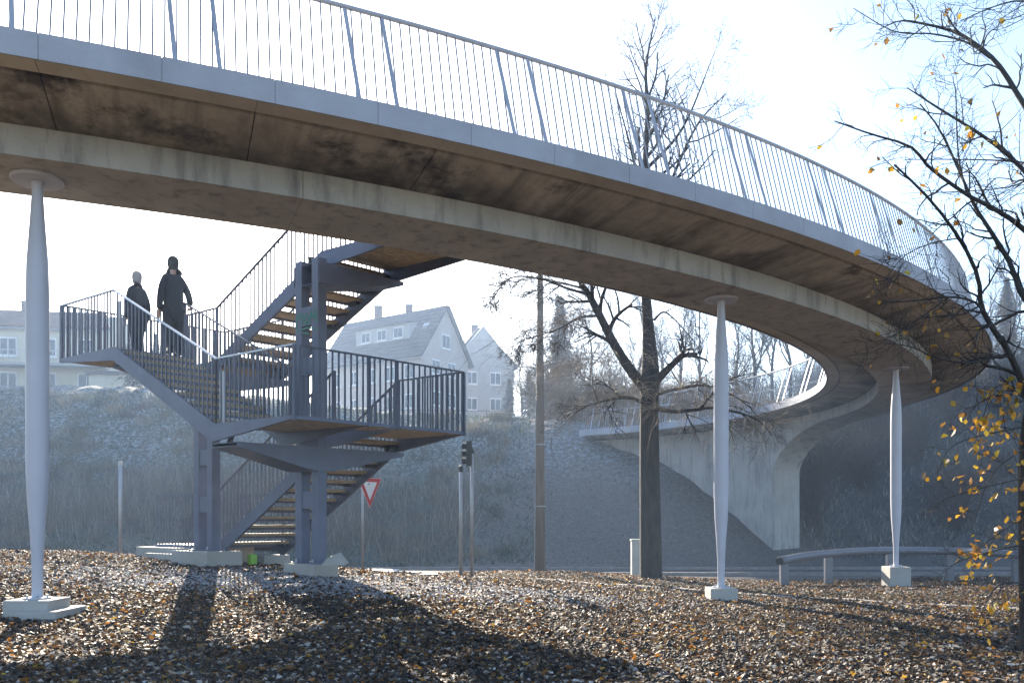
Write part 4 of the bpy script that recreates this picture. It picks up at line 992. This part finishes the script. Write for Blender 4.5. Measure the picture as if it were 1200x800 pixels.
# gabled house behind the stair
t, g1, g2, rt, bk, out, up, mid, rf = house('gabled_house', (-9.0, 85), (-4.7, 91.2), 14, 9.5, 18.0, 23.2, 'steep roofed house with pale gable behind the stair tower', 'plaster_pink', 'roof_dark')
lf_ = -rt
for fz_, hh in ((19.6, 1.5), ): window(t, mid + up*fz_, rt, up, 1.3, hh, out)
for a in (-1.6, .9): window(t, mid + rt*a + up*16.8, rt, up, 1.3, 1.5, out)
for a in (-1.6, .9): window(t, mid + rt*a + up*13.6, rt, up, 1.3, 1.5, out)
for k in range(5): 
    for z in (16.2, 13.2): window(t, g1 + bk*(1.6 + k*2.6) + up*z, bk, up, 1.2, 1.5, lf_)
# long dormer on the roof slope
sl_ = g1 - mid
dp = mid + sl_*.62 + up*(18 + 5.2*.38)
mm = MB(); a = dp + bk*2.6 + lf_*.35; 
pr_ = [a + up*-.4, a + up*1.45, a + rt*2.6 + up*2.1, a + rt*2.6 + up*-.4]
mm.prism(pr_, bk*7.6); dm = mm.build('dormer', 'plaster_grey', t)
mm = MB(); mm.prism([a + up*1.46 - rt*.3, a + rt*2.7 + up*2.2, a + rt*2.7 + up*2.3, a + up*1.58 - rt*.3], bk*7.9); mm.build('dormer_roof', 'roof_dark', dm)
for k in range(3): window(t, a + bk*(1.5 + k*2.3) + up*.6, bk, up, 1.3, 1.15, lf_)
mm = MB(); q = mid + sl_*.45 + up*(18 + 5.2*.55) + bk*1.2; nv = (sl_.normalized()*-.0 + up); mm.box(q + up*.3, bk*.35, (sl_.normalized()*.58 - up*.82*1)*.4, (-rt*.8 + up*.58)*.05); mm.build('skylight', 'white_frame', rf[0])
chimney(rf[0], mid + bk*9.5 + up*23.6, .4, .9); chimney(rf[0], mid + bk*5 + up*23.5, .35, .5)
# second house half hidden behind it
t, g1, g2, rt, bk, out, up, mid, rf = house('hip_roofed_house', (-7.2, 104), (.2, 106), 12, 10, 20.5, 25.2, 'hazy dark house half hidden right of the pale gabled house', 'plaster_grey', 'roof_dark', hip=2.4)
for a in (-1.5, 1.5):
    for z in (18.6, 15.4, 12.6): window(t, mid + rt*a + up*z, rt, up, 1.4, 1.6, out)
chimney(rf[0], mid + bk*5 + up*25.3, .4, .8)
# long house on the left behind the column
d = 68
t, g1, g2, rt, bk, out, up, mid, rf = house('long_house', (-32.3, d), (-33.6, d + 9), 26, 11.0, 16.5, 18.6, 'cream two storey house with tiled roof behind the leftmost column', 'plaster_cream', 'roof_red', hip=2.0)
# its long side faces the camera
for k in range(7):
    for z in (14.9, 12.2): window(t, g1 + bk*(1.5 + k*2.9) + up*z, -bk, up, 1.3, 1.5, -rt)
mm = MB(); mm.box(g1 + bk*5 + up*13.35 - rt*.7, bk*5.2, -rt*.8, up*.1); bl = mm.build('balcony', 'plaster_grey', t)
for k in range(27):
    mm = MB(); mm.bar(g1 + bk*(k*.4 - .1) + up*13.45 - rt*1.42, g1 + bk*(k*.4 - .1) + up*14.4 - rt*1.42, .03, .03); mm.build('balcony_bar', 'galv', bl)
mm = MB(); mm.bar(g1 + bk*-.2 + up*14.4 - rt*1.42, g1 + bk*10.4 + up*14.4 - rt*1.42, .06, .06); mm.build('balcony_rail', 'galv', bl)
chimney(rf[0], mid + bk*7.5 + up*18.6, .45, .8); chimney(rf[0], mid + bk*12 + up*18.6, .4, .7)
mm = MB(); mm.abox(-33, -29.6, d - 1.5, d + 3, 9, 12.6); an = mm.build('annex', 'plaster_cream', t); mm = MB(); mm.abox(-33.2, -29.3, d - 1.8, d + 3.2, 12.6, 12.85); mm.build('annex_roof', 'roof_dark', t)

# ------------------------------------------------------------------ ground cover
def scatter(n, x0, x1, y0, y1, power=1.0):
    """denser towards the camera in the viewing wedge"""
    u = rng.random(n); y = y0 + (y1 - y0) * u**power; x = rng.uniform(-1, 1, n) * (y*.66 + 1.5); return x, y
n = 190000
x, y = scatter(n, 0, 0, 4.8, 25.5, 1.3)
gap_ = (np.abs(x) < 40); x, y = x[gap_], y[gap_]
clump = fbm(x*1.3, y*1.3) + fbm(x*.35 + 3, y*.35)
kp = clump + rng.normal(0, .9, len(x)) > -1.75; x, y = x[kp], y[kp]; n = len(x)
z = gz(x, y) + rng.uniform(.0, .035, n)
pal = np.array([[.15, .083, .032], [.23, .135, .052], [.075, .045, .023], [.028, .020, .015], [.42, .37, .30], [.52, .49, .45], [.40, .165, .025], [.46, .28, .04], [.04, .028, .019], [.105, .06, .028]])
ci = rng.choice(len(pal), n, p=[.17, .12, .15, .15, .075, .045, .05, .03, .11, .10]); ci = np.where((rng.random(n) < .13*np.clip((12 - y)/5, 0, 1)), 5, ci); cols = pal[ci]*rng.uniform(.6, 1.3, (n, 1))*(1 + .28*np.clip(fbm(x*.9 + 5, y*.9), -1.3, 1.5))[:, None]
o = leaf_mesh('fallen_leaves', np.stack([x, y, z], -1), rng.uniform(.028, .070, n)*(1 + .7*(rng.random(n) < .05)), cols, 'littercol', None, 'stuff', True)
tag(o, 'brown and frosty fallen leaves covering the foreground', 'leaves', kind='stuff')
# clods of dark soil between the leaves
def stones(name, x, y, s, cols, m, label, cat, zoff=.0):
    n = len(x); z = gz(x, y) + zoff
    base = np.array([[1, 0, 0], [-1, 0, 0], [0, 1, 0], [0, -1, 0], [0, 0, 1], [0, 0, -1]], float)
    Fq = np.array([[0, 2, 4], [2, 1, 4], [1, 3, 4], [3, 0, 4], [2, 0, 5], [1, 2, 5], [3, 1, 5], [0, 3, 5]])
    a = rng.uniform(0, 6.28, n); ca, sa = np.cos(a), np.sin(a)
    b = base[None] * (s[:, None, None] * rng.uniform(.55, 1.15, (n, 6, 1))) * np.array([1, .8, .6]); b = b + rng.normal(0, .18, b.shape)*s[:, None, None]
    V = np.stack([b[..., 0]*ca[:, None] - b[..., 1]*sa[:, None], b[..., 0]*sa[:, None] + b[..., 1]*ca[:, None], b[..., 2]], -1) + np.stack([x, y, z], -1)[:, None]
    Fa = (Fq[None] + (np.arange(n)*6)[:, None, None]).reshape(-1, 3)
    return tag(npmesh(name, V.reshape(-1, 3), Fa, m, None, np.repeat(cols, 6, 0)), label, cat, kind='stuff')
x, y = scatter(80000, 0, 0, 4.8, 22, 1.3); n = len(x)
stones('soil_clods', x, y, rng.uniform(.012, .034, n)*(1 + .9*(rng.random(n) < .10)), np.array([[.034, .027, .022]])*rng.uniform(.5, 1.6, (n, 1)), 'gravelcol', 'dark crumbs of soil among the leaves', 'soil', .018)
n = 420; x, y = scatter(n, 0, 0, 5, 20, 1.2); Tk = Tree(np.random.default_rng(3))
for a_, b_ in zip(x, y):
    an = rng.uniform(0, 6.28); l_ = rng.uniform(.08, .32); z_ = gz1(a_, b_) + .045
    Tk.tube([[a_, b_, z_], [a_ + l_*.5*math.cos(an) + .01, b_ + l_*.5*math.sin(an), z_ + .02], [a_ + l_*math.cos(an), b_ + l_*math.sin(an), z_ + rng.uniform(-.01, .03)]], .005, .002, 4)
tag(Tk.mesh('fallen_twigs', 'bark_dark'), 'thin fallen twigs lying on the leaves', 'twigs', kind='stuff')
# gravel round the stair footings
x = rng.normal(-3.0, 2.3, 26000); y = 14.0 + .25*(x + 3) + rng.normal(0, .75, 26000) - .25*(x + 3); g_ = (y < 16.2) & (y > 12.3); x, y = x[g_], y[g_]; n = len(x)
stones('gravel', x, y, rng.uniform(.015, .038, n), np.array([[.34, .35, .38]])*rng.uniform(.5, 1.3, (n, 1)), 'gravelcol', 'blue grey gravel heaped round the stair footings', 'gravel', .015)
# grass and dry stalks on the bank
def blades(name, x, y, h, w, cols, label, cat, lean=.4, zoff=0):
    n = len(x); z = gz(x, y) + zoff; a = rng.uniform(0, 6.28, n)
    d = np.stack([rng.normal(0, lean, n), rng.normal(0, lean, n), np.ones(n)], -1)*h[:, None]; s = np.stack([np.cos(a), np.sin(a)*.4, np.zeros(n)], -1)*w[:, None]
    P = np.stack([x, y, z - .03], -1); V = np.stack([P - s, P + s, P + d], 1).reshape(-1, 3)
    return tag(npmesh(name, V, np.arange(n*3).reshape(-1, 3), 'grasscol', None, np.repeat(cols, 3, 0)), label, cat, kind='stuff')
n = 70000; x = rng.uniform(-36, 1, n); y = 30.2 + rng.random(n)*19.5
k_ = fbm(x*.8, y*.8) + rng.normal(0, .7, n) > -.5; x, y = x[k_], y[k_]; n = len(x)
gc = np.array([[.045, .072, .055], [.075, .11, .095], [.20, .24, .25], [.08, .09, .06]])[rng.choice(4, n, p=[.46, .36, .06, .12])]*rng.uniform(.7, 1.2, (n, 1))
blades('bank_grass', x, y, rng.uniform(.08, .26, n), rng.uniform(.02, .05, n), gc, 'frosty green grass on the bank behind the stair', 'grass', .7)
nt_ = 260; cx_ = rng.uniform(-36, 0, nt_); cy_ = 31 + rng.random(nt_)*17; kk = rng.integers(0, nt_, 26000)
x = cx_[kk] + rng.normal(0, .28, 26000); y = cy_[kk] + rng.normal(0, .22, 26000); tc_ = np.array([[.10, .095, .06], [.045, .065, .04], [.17, .15, .11], [.06, .05, .04]])[rng.integers(0, 4, nt_)]
blades('tussocks', x, y, rng.uniform(.2, .62, 26000), rng.uniform(.012, .03, 26000), tc_[kk]*rng.uniform(.7, 1.25, (26000, 1)), 'taller grass tussocks dotted over the frosty bank', 'grass', .45)
n = 42000; x = rng.uniform(-36, -1.5, n); y = 36.2 + 1.6*np.sin(x*.35) + rng.normal(0, 1.5, n)
k_ = fbm(x*.6, y*.6) + rng.normal(0, .5, n) > -.35 + .03*(x + 12); x, y = x[k_], y[k_]; n = len(x)
sc_ = np.array([[.115, .10, .085], [.18, .155, .12], [.07, .065, .055], [.30, .28, .25]])[rng.choice(4, n, p=[.4, .25, .25, .1])]*rng.uniform(.7, 1.2, (n, 1))
blades('dry_scrub', x, y, rng.uniform(.35, 1.25, n), rng.uniform(.006, .016, n), sc_, 'grey brown dry scrub halfway up the frosty bank', 'scrub', .25)
n = 26000; x = rng.uniform(-1, 12, n); y = 30.2 + rng.random(n)*12.5
gs = np.array([[.15, .14, .12], [.25, .25, .24], [.09, .11, .075]])[rng.choice(3, n, p=[.5, .25, .25])]*rng.uniform(.7, 1.2, (n, 1))
blades('bank_stubble', x, y, rng.uniform(.03, .10, n), rng.uniform(.015, .03, n), gs, 'sparse stubble on the bare grey bank by the pier', 'stubble', .8)
n = 30000; x = rng.uniform(12, 45, n); y = 33 + rng.random(n)*22
gs = np.array([[.09, .085, .065], [.18, .17, .14], [.05, .055, .04], [.33, .33, .32]])[rng.choice(4, n, p=[.4, .25, .25, .1])]*rng.uniform(.7, 1.2, (n, 1))
blades('bank_brush', x, y, rng.uniform(.15, .7, n), rng.uniform(.01, .03, n), gs, 'dark dry undergrowth on the slope right of the pier', 'undergrowth', .5)
n = 9000; x, y = rng.uniform(-3.6, 9, n), 0; tt = rng.random(n); x = -3.0 + 14*tt; y = 20.9 - 6.6*tt + rng.normal(.8, .8, n)
gc = np.array([[.10, .12, .05], [.16, .15, .07], [.22, .16, .08]])[rng.choice(3, n)]*rng.uniform(.7, 1.2, (n, 1))
blades('verge_grass', x, y, rng.uniform(.03, .10, n), rng.uniform(.006, .014, n), gc, 'short thin grass beside the pale edging', 'grass', .6)

# ------------------------------------------------------------------ morning haze
hm = bpy.data.materials.new('haze'); hm.use_nodes = True; nt = hm.node_tree; nt.nodes.clear()
ou = nt.nodes.new('ShaderNodeOutputMaterial'); pv = nt.nodes.new('ShaderNodeVolumePrincipled'); pv.inputs['Color'].default_value = (.48, .67, 1, 1); pv.inputs['Density'].default_value = .0014; pv.inputs['Anisotropy'].default_value = .4
nt.links.new(pv.outputs[0], ou.inputs['Volume']); MATS['haze'] = hm
mm = MB(); mm.abox(-440, 440, -95, 640, float(Z.min()) - 1.2, 34); hz_ = mm.build('haze', 'haze'); tag(hz_, 'thin cold morning haze over the valley', 'haze', kind='stuff')
